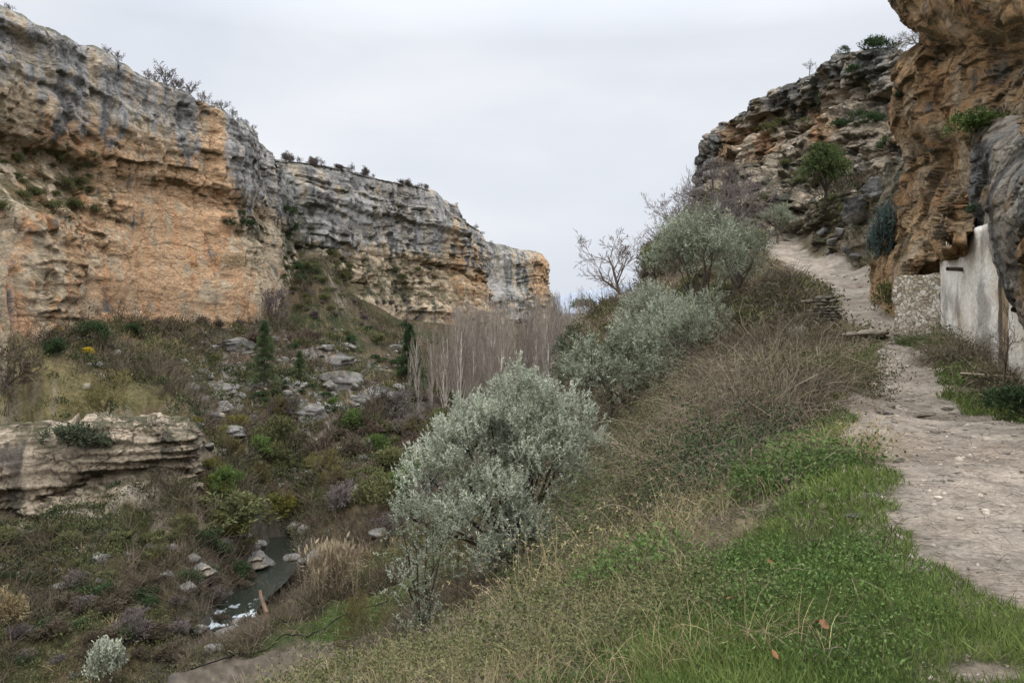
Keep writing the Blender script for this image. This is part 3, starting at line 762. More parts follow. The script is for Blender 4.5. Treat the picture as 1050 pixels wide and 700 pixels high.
def strands(P0, D, L, Wd, r, n=4, droop=.6, wig=.15):
    """ribbons that start along D and droop: (N) each n segments"""
    N_ = len(P0); D = unit(D); L = np.broadcast_to(L, N_)
    pts = [P0]; d = D.copy()
    for k in range(n):
        d = unit(d + np.array([0, 0, -1.])*droop/n*(k+.5)/n*2 + r.normal(size=(N_, 3))*wig)
        pts.append(pts[-1] + d*(L/n)[:, None])
    pts = np.stack(pts, 1)
    side = unit(np.cross(D, r.normal(size=(N_, 3))))
    w = np.broadcast_to(Wd, N_)[:, None, None]*np.linspace(1, .35, n+1)[None, :, None]*.5
    V = np.stack([pts - side[:, None]*w, pts + side[:, None]*w], 2).reshape(-1, 3)
    b = (np.arange(N_)*(n+1)*2)[:, None] + (np.arange(n)*2)[None]
    q = np.stack([b, b+1, b+3, b+2], -1).reshape(-1, 4)
    return V, q

def join(parts):
    V, Q, T = [], [], []; o = 0
    for v, q, t in parts:
        V.append(v); Q.append(q + o); o += len(v)
        T.append(np.broadcast_to(t, len(v)) if np.ndim(t) == 0 else t)
    return np.concatenate(V), np.concatenate(Q), np.concatenate(T)

def grow(seed, h, r0, kids=(6, 5, 5, 4), ang=(.75, .7, .7, .8), ratio=(.6, .6, .55, .5), trunk=.35, lift=.25, wig=.22, nseg=(5, 4, 3, 2), rmin=.006, trunks=1, lean=.15):
    """recursive skeleton; returns segs and twig tips"""
    R = random.Random(seed); segs = []; tips = []
    def rv(): return Vector((R.gauss(0, 1), R.gauss(0, 1), R.gauss(0, 1)))
    def branch(p, d, L, r, lev):
        n = nseg[min(lev, len(nseg)-1)]; pts = [p]; rs = [r]
        last = lev == len(kids)
        for k in range(n):
            d = (d + rv()*wig*(.5 if lev == 0 else 1) + Vector((0, 0, lift*(.3 if lev == 0 else 1)/n))).normalized()
            q = pts[-1] + d*(L/n); rr = max(rmin, r*(1 - .65*(k+1)/n))
            segs.append((*pts[-1], *q, rs[-1], rr)); pts.append(q); rs.append(rr)
        if last: tips.append((*pts[-1], *d)); return
        for c in range(kids[lev]):
            t = (trunk if lev == 0 else .25) + (1 - (trunk if lev == 0 else .25))*((c + R.random())/kids[lev])
            i = min(n-1, int(t*n)); f = t*n - i
            bp = pts[i].lerp(pts[i+1], min(f, 1)); bd = (pts[i+1]-pts[i]).normalized()
            side = bd.cross(rv()).normalized()
            a = ang[lev]*(.7 + .6*R.random())
            nd = (bd*math.cos(a) + side*math.sin(a)).normalized()
            branch(bp, nd, L*ratio[lev]*(.7 + .6*R.random())*(1.15 - .4*t), max(rmin, rs[i]*.6), lev+1)
    for k in range(trunks):
        d = Vector((R.gauss(0, lean), R.gauss(0, lean), 1)).normalized()
        branch(Vector((R.gauss(0, .04*h*(trunks > 1)), R.gauss(0, .04*h*(trunks > 1)), -.05*h)), d, h*.62*(1 if k == 0 else .8), r0*(1 if k == 0 else .8), 0)
    segs = np.array(segs); tips = np.array(tips)
    return segs, tips

def split_segs(segs, rcut):
    m = np.maximum(segs[:, 6], segs[:, 7]) >= rcut
    return segs[m], segs[~m]

# ---- materials
M_bark = mat_tone('bark', (.075, .060, .046), (.16, .135, .11))
M_bark_dark = mat_tone('bark_dark', (.035, .029, .024), (.09, .075, .06))
M_twig_grey = mat_tone('twigs_grey', (.10, .082, .074), (.23, .195, .18))
M_twig_red = mat_tone('twigs_reddish', (.105, .076, .058), (.24, .18, .14))
M_twig_brown = mat_tone('twigs_brown', (.072, .058, .040), (.19, .155, .108))
M_twig_olive = mat_tone('twigs_lichen', (.085, .072, .030), (.20, .175, .075))
M_poplar = mat_tone('twigs_poplar', (.18, .15, .122), (.40, .345, .29), .25)
M_poptrunk = mat_tone('poplar_bark', (.28, .25, .21), (.50, .455, .40), .25)
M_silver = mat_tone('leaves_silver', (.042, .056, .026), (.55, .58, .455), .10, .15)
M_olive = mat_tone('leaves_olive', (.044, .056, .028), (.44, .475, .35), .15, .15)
M_dkolive = mat_tone('leaves_dark_olive', (.028, .036, .020), (.12, .14, .085), .15, .1)
M_green = mat_tone('leaves_green', (.035, .060, .018), (.13, .185, .055), .25, .2)
M_dkgreen = mat_tone('leaves_dark_green', (.018, .034, .016), (.070, .105, .045), .2, .15)
M_ledge = mat_tone('leaves_ledge_tree', (.030, .048, .018), (.13, .165, .06), .1, .15)
M_bluegrey = mat_tone('leaves_blue_grey', (.030, .045, .040), (.14, .185, .165), .1, .1)
M_conifer = mat_tone('needles', (.030, .050, .022), (.19, .245, .115), .12, .1)
M_gorse = mat_tone('gorse', (.055, .060, .018), (.22, .20, .045), .25, .15)
M_yellow = mat_tone('yellow_flowers', (.40, .28, .02), (.72, .52, .04), .1, .1)
M_scrub = mat_tone('scrub_leaves', (.036, .040, .018), (.18, .185, .08), .1, .15)
M_greyscrub = mat_tone('grey_scrub', (.07, .072, .052), (.26, .26, .20), .1, .15)
M_cane = mat_tone('bramble_canes', (.080, .062, .045), (.31, .25, .18), .1)
M_straw = mat_tone('dry_straw', (.15, .115, .06), (.46, .37, .21), .1, .15)
M_reed = mat_tone('reed_straw', (.16, .125, .080), (.36, .295, .20), .05, .15)
M_grass = mat_tone('grass_blades', (.036, .062, .012), (.20, .25, .075), .1, .25)
M_herb = mat_tone('herb_leaves', (.040, .075, .018), (.16, .235, .075), .1, .25)
M_deadleaf = mat_tone('dead_leaves', (.12, .055, .028), (.36, .19, .10), .2, .1)

# ---- leafy crown made of shoots
def lobes_surface(lobes, n, r, inner=.35):
    """points spread through lobes, mostly in the outer shell; returns pos, outward dir, lobe id"""
    lb = np.asarray(lobes, float); wgt = lb[:, 3]**2; wgt /= wgt.sum()
    k = r.choice(len(lb), n, p=wgt)
    d = unit(r.normal(size=(n, 3))); d[:, 2] = np.where(d[:, 2] < -.5, -d[:, 2], d[:, 2])
    rad = np.where(r.random(n) < inner, r.random(n)**.5*.8, .82 + .22*r.random(n))
    nz = lb[k, 4] if lb.shape[1] > 4 else .85
    off = d*rad[:, None]*lb[k, 3:4]; off[:, 2] *= nz
    p = lb[k, :3] + off
    return p, d, k, rad

def leafy(lobes, nshoot, nleaf, shoot, L, Wd, seed, droop=0.0, upw=.7, inner=.35, spread=.8):
    r = np.random.default_rng(seed)
    p, d, k, rad = lobes_surface(lobes, nshoot, r, inner)
    lump = fbm(p[:, 0]*1.5 + seed, p[:, 1]*1.5, p[:, 2]*1.5, 3)
    keep = lump + .22*r.normal(size=nshoot) > -.28
    p, d, k, rad, lump = p[keep], d[keep], k[keep], rad[keep], lump[keep]; n = len(p)
    sd = unit(d*.7 + np.array([0, 0, upw - droop]) + r.normal(size=(n, 3))*.35)
    t = np.linspace(0.05, 1, nleaf)[None, :, None]
    ln = shoot*(.6 + .8*r.random(n))
    pos = p[:, None] + sd[:, None]*t*ln[:, None, None]
    dirs = sd[:, None]*.75 + r.normal(size=(n, nleaf, 3))*spread
    lk = r.normal(size=int(k.max())+1)*.07
    tn = .10 + .34*np.clip(rad, 0, 1.1)[:, None] + .26*lump[:, None] + lk[k][:, None] + .12*d[:, 2:3] + r.normal(size=(n, 1))*.10 + r.normal(size=(n, nleaf))*.12 + .18*t[..., 0]  # painted shading: darker inside and in hollows, lighter outward, upward and at tips
    pos = pos.reshape(-1, 3); dirs = dirs.reshape(-1, 3); m = len(pos)
    V, q = cards(pos, dirs, L*(.7 + .6*r.random(m)), Wd*(.7 + .6*r.random(m)), r, .12)
    st = np.concatenate([p - sd*.1, p + sd*ln[:, None], np.full((n, 1), .008), np.full((n, 1), .003)], 1)
    return V, q, np.repeat(np.clip(tn.reshape(-1), 0, 1), 4), st

def rand_lobes(n, R, H, seed, r0=(.3, .5), base=.35, flat=.85):
    g = np.random.default_rng(seed); out = []
    for i in range(n):
        a = i*2.4 + g.normal()*.3; q = math.sqrt((i+.4)/n)
        z = H*(base + (1-base)*(.80 - .55*q*q + .22*g.normal()*.5))
        rr = R*g.uniform(*r0)
        out.append((math.cos(a)*q*(R-rr*.7), math.sin(a)*q*(R-rr*.7), min(z, H-rr*.7), rr, flat))
    return out

def trunk_for(lobes, seed, r0, trunks=1):
    """limbs from the ground into each lobe"""
    R = random.Random(seed); segs = []
    fork = [Vector((R.gauss(0, .12), R.gauss(0, .12), .28*min(l[2] for l in lobes)+.25)) for _ in range(trunks)]
    for f in fork:
        b = Vector((f.x*1.4, f.y*1.4, -.35)); m = b.lerp(f, .5) + Vector((R.gauss(0, .05), R.gauss(0, .05), 0))
        segs += [(*b, *m, r0*1.3, r0), (*m, *f, r0, r0*.85)]
    for l in lobes:
        f = min(fork, key=lambda q: (q.x-l[0])**2 + (q.y-l[1])**2); p = f; e = Vector(l[:3]); n = 4; r = r0*.6
        for k in range(n):
            q = f.lerp(e, (k+1)/n) + Vector((R.gauss(0, .1), R.gauss(0, .1), .12*math.sin(math.pi*(k+1)/n)))*(.6*l[3])
            segs.append((*p, *q, r, r*.72)); p = q; r *= .72
        for c in range(5):
            d = Vector((R.gauss(0, 1), R.gauss(0, 1), R.gauss(.4, .7))).normalized()*l[3]*.85
            mid = p + d*.5 + Vector((0, 0, .05))
            segs += [(*p, *mid, r, r*.6), (*mid, *(p+d), r*.6, .006)]
    return np.array(segs)

def seg_tone(segs, r): return np.repeat(np.clip(.5 + r.normal(size=len(segs))*.22, 0, 1), 1)

def tube_mesh(name, segs, sides=5, seed=0):
    r = np.random.default_rng(seed)
    V, q = tubes(segs, sides)
    tone = np.repeat(np.clip(.45 + .22*r.normal(size=len(segs)), 0, 1), sides*2)
    return new_mesh(name, V, q, tone=tone, smooth=True)

# prototypes: dict of part name -> (mesh, material)
def proto_leafy(lobes, seed, r0, mat, nshoot, nleaf, shoot, L, Wd, trunks=1, bark=None, sub=3, **kw):
    lobes0 = lobes; g = np.random.default_rng(seed + 500); ex = []
    for l in lobes0:
        for k in range(sub):
            d = unit(g.normal(size=3) + np.array([0, 0, .5])); q = g.uniform(.26, .42)
            ex.append((l[0] + d[0]*l[3]*1.02, l[1] + d[1]*l[3]*1.02, max(l[2] + d[2]*l[3]*.9, .3), l[3]*q, 1.15))
    lobes = [tuple(l) if len(l) > 4 else (*l, .85) for l in lobes0] + ex
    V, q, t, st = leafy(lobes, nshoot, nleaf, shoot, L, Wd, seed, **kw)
    segs = trunk_for(lobes0, seed, r0, trunks)
    return {'trunk': (tube_mesh('trunk', segs, 6, seed), bark or M_bark_dark), 'crown': (new_mesh('crown', V, q, tone=t), mat)}

def proto_bare(seed, h, r0, mat, bark=None, **kw):
    segs, tips = grow(seed, h, r0, **kw)
    a, b = split_segs(segs, r0*.32)
    if len(a) == 0: a = segs[:2]
    return {'trunk': (tube_mesh('trunk', a, 6, seed), bark or M_bark), 'crown': (tube_mesh('crown', b, 3, seed+1), mat)}

def proto_bare_bush(seed, h, n=9, rmin=.008, kids=(5, 4, 4), spread=.55):
    segs, tips = grow(seed, h, .03, kids=kids, ang=(.5, .6, .7), ratio=(.65, .6, .55), trunk=.12, lift=.15, wig=.2, nseg=(4, 3, 2, 2), rmin=rmin, trunks=n, lean=spread)
    return {'': (tube_mesh('bush', segs, 3, seed), None)}

def proto_bush(seed, R, H, mat, nshoot, nleaf, shoot, L, Wd, nl=7, **kw):
    V, q, t, st = leafy(rand_lobes(nl, R, H, seed, (.38, .6), .12), nshoot, nleaf, shoot, L, Wd, seed, **kw)
    return {'': (new_mesh('bush', V, q, tone=t), mat)}

def put(name, proto, loc, rz=0., s=1., label=None, cat=None, group=None, mat=None, tilt=(0, 0)):
    """one thing from shared meshes; crown material may be changed per object"""
    s3 = (s, s, s) if np.ndim(s) == 0 else tuple(s)
    if list(proto) == ['']:
        me, m = proto['']
        o = bpy.data.objects.new(name, me); C.objects.link(o)
        if not me.materials: me.materials.append(mat or m)
        if (mat or m) is not me.materials[0]:
            o.material_slots[0].link = 'OBJECT'; o.material_slots[0].material = mat or m
    else:
        o = empty(name)
        for pn, (me, m) in proto.items():
            c = bpy.data.objects.new(pn, me); C.objects.link(c); c.parent = o
            if not me.materials: me.materials.append(m)
            mm = mat if (mat and pn == 'crown') else m
            if mm is not me.materials[0]:
                c.material_slots[0].link = 'OBJECT'; c.material_slots[0].material = mm
    o.location = loc; o.rotation_euler = (tilt[0], tilt[1], rz); o.scale = s3
    return tag(o, label, cat, group)

bpy.context.view_layer.update()
DG = bpy.context.evaluated_depsgraph_get()
def hit(u, v):
    d = Vector(((u-U0)/F, 1, (V0-v)/F)).normalized()
    ok, loc, nrm, idx, ob, mt = scene.ray_cast(DG, Vector((0, 0, 0)), d)
    return (loc.copy(), nrm.copy(), ob.name) if ok else (None, None, None)

def spot(u, v, sink=0.0):
    for k in range(12):
        p, n, nm = hit(u, v + k*2)
        if p is not None: return Vector((p.x, p.y, p.z - sink))
    raise ValueError((u, v))

def at_plan(u, Y, sink=0.0):
    x = (u-U0)/F*Y
    return Vector((x, Y, H1(x, Y) - sink))

RZ = lambda: random.uniform(0, 6.28)

# ================================================================== trees with a place of their own
# ---- big silver-leaved tree in the middle
sl = [(.1,0,5.4,1.30,.95),(2.0,.2,4.7,1.05,.9),(-1.5,0,4.2,1.30,.9),(.8,-.9,3.6,1.35,.9),(-2.8,.1,3.2,1.05,.9),(-.9,-1.3,2.5,1.3,.9),(2.2,-.4,3.0,.9,.9),(1.0,.9,4.6,1.2,.9),(-.8,1.0,4.0,1.3,.9),
      (-2.2,-.8,1.9,.9,.85),(.3,-1.8,1.7,.95,.85),(1.6,-1.3,1.6,.7,.8),(-.5,-1.7,1.0,.8,.8),(-3.2,-.4,2.0,.7,.85),(2.8,.3,3.8,.65,.9),(.9,-.4,5.6,.6,1),(-.7,-.3,5.2,.6,1),(-2.2,-.3,4.3,.55,1),(1.5,-.8,4.5,.6,1),(-1.5,-1.2,3.6,.6,1),(2.6,-.9,2.3,.5,.9)]
sp = at_plan(527, 26.5)
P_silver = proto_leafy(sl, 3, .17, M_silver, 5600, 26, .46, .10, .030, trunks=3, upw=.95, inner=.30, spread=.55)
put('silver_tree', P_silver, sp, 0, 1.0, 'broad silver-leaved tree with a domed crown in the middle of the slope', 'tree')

# ---- olives on the slope below the path
P_ol = [proto_leafy(rand_lobes(9, 2.1, 4.3, 20+i, (.34, .5), .42), 30+i, .15, M_olive, 1700, 13, .36, .12, .030, bark=M_bark, upw=.35, inner=.3, spread=.7) for i in range(3)]
P_olbush = [proto_leafy(rand_lobes(9, 2.2, 3.4, 25+i, (.36, .55), .18), 35+i, .11, M_olive, 1800, 13, .36, .12, .030, bark=M_bark, upw=.5, inner=.3, spread=.7, trunks=3) for i in range(2)]
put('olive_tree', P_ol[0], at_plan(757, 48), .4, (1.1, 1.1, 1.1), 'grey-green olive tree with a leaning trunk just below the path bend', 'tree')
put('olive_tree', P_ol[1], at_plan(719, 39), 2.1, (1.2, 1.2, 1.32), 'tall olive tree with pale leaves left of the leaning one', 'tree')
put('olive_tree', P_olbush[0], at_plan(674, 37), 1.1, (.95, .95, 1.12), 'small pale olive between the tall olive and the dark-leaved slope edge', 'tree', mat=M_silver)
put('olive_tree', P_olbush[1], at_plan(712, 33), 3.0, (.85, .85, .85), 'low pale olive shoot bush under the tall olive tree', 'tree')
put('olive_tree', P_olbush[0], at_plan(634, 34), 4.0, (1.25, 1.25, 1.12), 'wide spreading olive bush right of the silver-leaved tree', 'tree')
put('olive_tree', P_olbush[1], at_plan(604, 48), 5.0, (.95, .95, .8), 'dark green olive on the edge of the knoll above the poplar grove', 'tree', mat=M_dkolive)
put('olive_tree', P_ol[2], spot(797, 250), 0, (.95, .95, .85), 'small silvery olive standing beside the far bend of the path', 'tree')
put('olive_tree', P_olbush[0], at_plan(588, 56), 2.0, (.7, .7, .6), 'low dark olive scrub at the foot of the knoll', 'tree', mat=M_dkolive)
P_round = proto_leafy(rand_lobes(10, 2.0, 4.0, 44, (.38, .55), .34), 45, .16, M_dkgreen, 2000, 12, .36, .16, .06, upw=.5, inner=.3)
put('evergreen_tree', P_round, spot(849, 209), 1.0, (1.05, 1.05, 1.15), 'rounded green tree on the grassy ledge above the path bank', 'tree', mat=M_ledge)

# ---- bare trees
P_bt = [proto_bare(50+i, 6, .13, M_twig_grey, kids=(7, 5, 5, 4), trunk=.22, ang=(.8, .7, .7, .7), rmin=.010) for i in range(3)]
P_btw = [proto_bare(60+i, 5, .14, M_twig_grey, kids=(6, 6, 5, 5), trunk=.15, ang=(.9, .8, .8, .8), ratio=(.75, .65, .6, .5), rmin=.010, trunks=2) for i in range(3)]
P_far = [proto_bare(80+i, 5, .13, M_twig_grey, kids=(6, 6, 5, 3), trunk=.15, ang=(.9, .8, .8, .8), ratio=(.75, .65, .6, .5), rmin=.020, trunks=2) for i in range(3)]
P_sap = [proto_bare(70+i, 4, .05, M_twig_grey, kids=(9, 4, 3), trunk=.25, ang=(.5, .5, .6), ratio=(.4, .5, .5), rmin=.007) for i in range(2)]
put('bare_tree', P_bt[0], at_plan(641, 68), .5, (1.35, 1.35, 1.35), 'leafless reddish tree on the crest of the knoll against the sky', 'tree', mat=M_twig_red)
put('bare_tree', P_btw[0], at_plan(752, 80), 0, (1.75, 1.75, 1.95), 'big bare thicket-like tree with dense grey twigs left of the path bend', 'tree')
put('bare_tree', P_btw[1], at_plan(715, 84), 1, (1.4, 1.4, 1.5), 'bare grey tree next to the big twiggy one on the ridge', 'tree')
put('bare_tree', P_bt[1], at_plan(693, 82), 2, (1.1, 1.1, 1.1), 'smaller bare tree on the ridge between knoll and big twiggy tree', 'tree')
put('bare_tree', P_bt[2], at_plan(735, 100), 3, (1.5, 1.5, 1.5), 'thin bare tree at the left foot of the crag', 'tree')
put('bare_tree', P_far[2], at_plan(112, 107), 0, (1.45, 1.45, 1.4), 'round bare tree with forked trunk on the rough pasture', 'tree', mat=M_twig_olive)
put('bare_tree', P_far[0], at_plan(6, 108), 2, (1.75, 1.75, 1.8), 'dark bare tree at the left edge above the rough pasture', 'tree', mat=M_twig_brown)
put('bare_tree', P_far[1], spot(281, 336, .1), 4, (2.3, 2.3, 2.4), 'large bare tree against the foot of the ochre cliff', 'tree')
put('bare_sapling', P_sap[0], spot(123, 336, .1), 4, 2.0, 'slim bare sapling in front of the ochre cliff', 'tree', mat=M_twig_red)
put('bare_tree', P_far[1], spot(401, 436, .1), 2, 1.7, 'pale leafless tree near the talus foot', 'tree')
put('bare_tree', P_btw[1], at_plan(379, 58), 1.2, (1.0, 1.0, 1.0), 'crooked yellow-lichened bare tree beside the green terrace', 'tree', mat=M_twig_olive)
put('bare_sapling', P_sap[1], at_plan(414, 30), 1.2, (1.25, 1.25, 1.4), 'tall thin yellowish sapling left of the silver-leaved tree', 'tree', mat=M_twig_olive)
put('bare_sapling', P_sap[0], at_plan(468, 31), 2.2, (1.2, 1.2, 1.25), 'thin sapling half hidden by the silver-leaved tree', 'tree', mat=M_twig_olive)
# dark small tree with grey-green leaves in front of the silver one
fl = [(.15,0,2.9,.5,1),(-.2,.1,2.3,.6,1),(.3,-.1,1.9,.65,1),(-.3,-.1,1.4,.6,1),(.2,.1,1.0,.6,1),(0,-.2,.55,.55,1),(.55,0,2.4,.4,1),(-.5,0,2.8,.35,1)]
P_front = proto_leafy(fl, 91, .09, M_dkolive, 420, 16, .32, .075, .022, upw=.5, inner=.6, spread=.8)
put('young_tree', P_front, at_plan(432, 22), 0, (1.05, 1.05, 1.2), 'slim ivy-dark young tree in front of the silver-leaved tree', 'tree', mat=M_olive)

# ---- conifers
def proto_conifer(seed, h, R):
    r = np.random.default_rng(seed); nb = 95
    tb = np.sort(r.random(nb)**.85); zb = h*(.06 + .94*tb); rb = R*(1-tb)**.75*r.uniform(.55, 1.1, nb) + .12; ab = r.uniform(0, 6.283, nb)
    K = 34; f = r.random((nb, K))**.7
    ang = ab[:, None] + r.normal(size=(nb, K))*.28*(1.2-f)
    p = np.stack([np.cos(ang)*rb[:, None]*f, np.sin(ang)*rb[:, None]*f, zb[:, None] + rb[:, None]*f*(.25 - .35*f) + r.normal(size=(nb, K))*.1], -1).reshape(-1, 3)
    d = np.stack([np.cos(ang), np.sin(ang), .5 + 0*ang], -1).reshape(-1, 3); m = 6
    pos = np.repeat(p, m, 0) + r.normal(size=(len(p)*m, 3))*.09
    V, q = cards(pos, np.repeat(d, m, 0) + r.normal(size=(len(p)*m, 3))*.6, .26, .06, r)
    tone = np.repeat(np.clip(.18 + .5*np.repeat(f.ravel(), m) + r.normal(size=len(pos))*.13, 0, 1), 4)
    return {'trunk': (tube_mesh('trunk', [(0,0,-.4,0,0,h*.5,.14,.09),(0,0,h*.5,0,0,h,.09,.02)], 6), M_bark_dark), 'crown': (new_mesh('crown', V, q, tone=tone), M_conifer)}
P_con = [proto_conifer(101, 9, 2.4), proto_conifer(102, 7, 2.6)]
put('conifer', P_con[0], spot(271, 398, .2), 0, (1.35, 1.35, 1.45), 'tall pointed green conifer on the talus below the ochre cliff', 'tree')
put('conifer', P_con[1], spot(307, 388, .2), 1, (.95, .95, .85), 'short bushy conifer right of the tall pointed one', 'tree')
put('conifer', P_con[1], spot(420, 392, .2), 2, (1.7, 1.7, 2.0), 'dark pine at the left end of the poplar grove', 'tree', mat=M_dkgreen)
put('conifer', P_con[0], spot(429, 402, .2), 3, (1.1, 1.1, 1.2), 'bluish young conifer in front of the dark pine', 'tree')

# ---- poplar grove
P_pop = [proto_bare(110+i, 20, .17, M_poplar, bark=M_poptrunk, kids=(17, 4, 2), trunk=.12, ang=(.42, .4, .5), ratio=(.34, .5, .5), wig=.06, lift=.5, nseg=(7, 3, 2, 1), rmin=.019, lean=.03) for i in range(4)]
rp = np.random.default_rng(5); npop = 0
for k in range(400):
    Y = rp.uniform(150, 230); u = rp.uniform(420, 606)
    if u < 475 and rp.random() > (u - 418)/70: continue
    if u > 575 and Y < 185: continue
    if npop >= 150: break
    x = (u-U0)/F*Y; z = H1(x, Y)
    top = (294 if u > 540 else 304 + max(0, 470-u)*.5) + 52*rp.random()**1.4
    hh = (V0-top)/F*Y - z
    if not 9 < hh < 36: continue
    f = hh/15.0; npop += 1
    put('poplar_tree', P_pop[npop % 4], (x, Y, z-.3), RZ(), (f*.7, f*.7, f), 'leafless pinkish-grey poplar in the grove on the gorge floor', 'tree', 'poplars of the bare grove')

# ---- shrubs on the cliff rims
P_bb = [proto_bare_bush(130+i, 1.3, n=5, kids=(4, 4, 3), rmin=.010) for i in range(4)]
P_bbd = [proto_bare_bush(140+i, 1.5, n=13, rmin=.010, kids=(5, 5, 4), spread=.5) for i in range(3)]
P_gb = [proto_bush(150+i, 1.0, 1.2, M_scrub, 420, 9, .28, .13, .055) for i in range(4)]
def rim(Q, u, row=0):
    uu, vv = proj(Q); ok = (np.abs(uu - u) < 2.5) & (Q[..., 1] > 0)
    i = np.argmin(np.where(ok, vv, 1e9)); return Vector(Q.reshape(-1, 3)[i])
for u, s in ((12, 2.0), (112, 2.2), (121, 3.2), (153, 3.6), (160, 2.6), (172, 5.6), (180, 3.2), (188, 4.0), (196, 4.2), (209, 4.2), (221, 2.6), (230, 3.6), (240, 3.0), (249, 2.6), (254, 2.2), (262, 2.0)):
    p = rim(QA, u, -14); p.z -= .4
    put('rim_shrub', P_bb[int(u) % 4], p, RZ(), s*.75, 'small bare shrub on the rim of the ochre cliff', 'shrub', 'shrubs along the ochre cliff rim', mat=M_twig_grey)
rq = random.Random(77)
for k, (uc, sp_, n_) in enumerate(((297, 9, 6), (320, 11, 8), (357, 7, 6), (378, 9, 5), (415, 14, 7), (432, 5, 3))):
    for m in range(n_):
        p = rim(QB, uc + rq.gauss(0, sp_*.55)); p.z -= .5
        put('rim_shrub', (P_bbd[m % 3], P_bb[m % 4], P_bb[(m+k) % 4])[m % 3], p, RZ(), (rq.uniform(1.0, 3.4)*1.2, 2.4, rq.uniform(1.0, 3.2)), 'grey leafless shrub on the rim of the banded cliff', 'shrub', 'shrubs along the banded cliff rim', mat=M_twig_grey)
for u, s in ((470, 1.8), (490, 3.4), (497, 3.0), (506, 2.6)):
    p = rim(QB, min(u, 499), -9) if u < 500 else rim(QC, u, -9)
    p.z -= .3; put('rim_shrub', P_bbd[int(u) % 3], p, RZ(), s*.8, 'dark shrub on the rim near the farthest buttress', 'shrub', 'shrubs near the farthest buttress')
put('bare_tree', P_bt[2], rim(QE, 827, -24) + Vector((0, 0, -.3)), 0, (.5, .5, .5), 'little bare tree standing on the step of the dark crag', 'tree')
put('bare_tree', P_btw[2], rim(QE, 941, -26) + Vector((0, 0, -.3)), 0, (.95, .95, .95), 'spiky bare tree on the crag top beside the overhanging rock', 'tree', mat=M_twig_brown)
for u, s in ((862, .9), (893, 1.5), (903, 1.3), (915, 1.1)):
    put('crag_shrub', P_gb[u % 4], rim(QE, u, -28) - Vector((0, 0, .55*s)), RZ(), s, 'dark evergreen shrub on top of the crag', 'shrub', 'shrubs on the crag top', mat=M_dkgreen)

# ================================================================== bushes in zones
P_ev = [proto_bush(160+i, 1.1, 1.3, M_dkgreen, 520, 10, .3, .14, .06) for i in range(3)]
P_go = [proto_bush(170+i, 1.0, 1.0, M_gorse, 420, 10, .28, .15, .04, upw=1.0) for i in range(2)]
def bush(u, v, s, kind, label, mat=None, group=None, name=None, sz=1.0, sink=.1):
    p = spot(u, v); pr = {'ev': P_ev, 'gb': P_gb, 'go': P_go, 'bb': P_bb, 'bd': P_bbd}[kind]
    m = mat or {'ev': M_dkgreen, 'gb': M_scrub, 'go': M_gorse, 'bb': M_twig_brown, 'bd': M_twig_brown}[kind]
    px = s*p.y/F
    w = {'ev': 2.3, 'gb': 2.1, 'go': 2.1, 'bb': 1.9, 'bd': 2.2}[kind]
    f = px/w
    return put(name or {'ev': 'evergreen_bush', 'gb': 'scrub_bush', 'go': 'gorse_bush', 'bb': 'bare_bush', 'bd': 'bare_bush'}[kind], random.choice(pr), (p.x, p.y, p.z - sink*f), RZ(), (f, f, f*sz), label, 'bush', group, m)
# (u, v of the foot, width in photo pixels)
bush(58, 366, 26, 'ev', 'round dark green bush on the upper rough pasture', sz=1.1)
bush(97, 352, 34, 'ev', 'dark bush at the foot of the cliff above the round bare tree')
bush(135, 345, 20, 'ev', 'dark bush at the cliff foot right of the slim sapling')
bush(58, 342, 12, 'gb', 'small yellow-flowering bush at the cliff foot', M_yellow)
bush(90, 364, 12, 'gb', 'yellow-flowering bush next to the round bare tree', M_yellow)
bush(160, 576, 14, 'gb', 'bright yellow bush low on the far bank', M_yellow, sz=1.2)
bush(75, 462, 62, 'ev', 'dark ivy bush draped over the low outcrop', M_dkolive, sz=.7)
bush(105, 458, 26, 'ev', 'second ivy clump at the right of the draped one', M_dkolive, sz=.8)
bush(370, 445, 40, 'gb', 'bright green bush at the foot of the talus', M_green)
bush(342, 416, 14, 'gb', 'small green bush above the bright green one', M_green)
bush(108, 700, 40, 'gb', 'silvery bush low in the left corner by the river', M_silver, sz=1.6)
bush(140, 655, 60, 'bd', 'pale grey twiggy bush behind the low silvery bush', M_twig_grey)
bush(10, 640, 60, 'bd', 'tawny bush at the left edge', M_straw, sz=1.2)
bush(300, 530, 48, 'bd', 'dark purple-brown bare bush above the river pool', M_bark_dark)
bush(352, 520, 55, 'bd', 'greyish bare bush right of the dark one above the pool', M_twig_grey)
bush(505, 425, 36, 'bd', 'round grey bush in front of the poplars', M_twig_grey, sz=1.1)
bush(545, 400, 62, 'bd', 'reddish spreading bush at the right end of the poplar grove', M_twig_red, sz=1.2)
bush(265, 500, 40, 'bd', 'yellow-lichened bare bush on the far slope', M_twig_olive, sz=1.4)
bush(238, 470, 36, 'bd', 'tall lichened bush left of the yellow one on the far slope', M_twig_olive, sz=1.3)
bush(232, 545, 90, 'go', 'broad olive-green thicket hanging over the river bank', M_scrub, sz=.8)
bush(290, 530, 42, 'go', 'yellowish gorse thicket beside the river pool')
bush(907, 276, 32, 'ev', 'blue-green bush hanging beside the overhanging rock', M_bluegrey, sz=2.9)
bush(912, 322, 34, 'gb', 'tall brown-green bush at the foot of the ochre rock', M_scrub, sz=1.5)
bush(1035, 430, 52, 'gb', 'green bush at the right edge below the whitewashed wall', M_dkgreen, sz=1.0)
bush(1000, 140, 60, 'gb', 'trailing green bush on the shelf of the grey boulder', M_green, sz=.7)
bush(1030, 118, 40, 'bb', 'dry twigs sprouting above the trailing green bush', M_twig_brown, sz=.7)
bush(1003, 222, 24, 'gb', 'green tuft under the overhanging grey boulder', M_dkgreen)
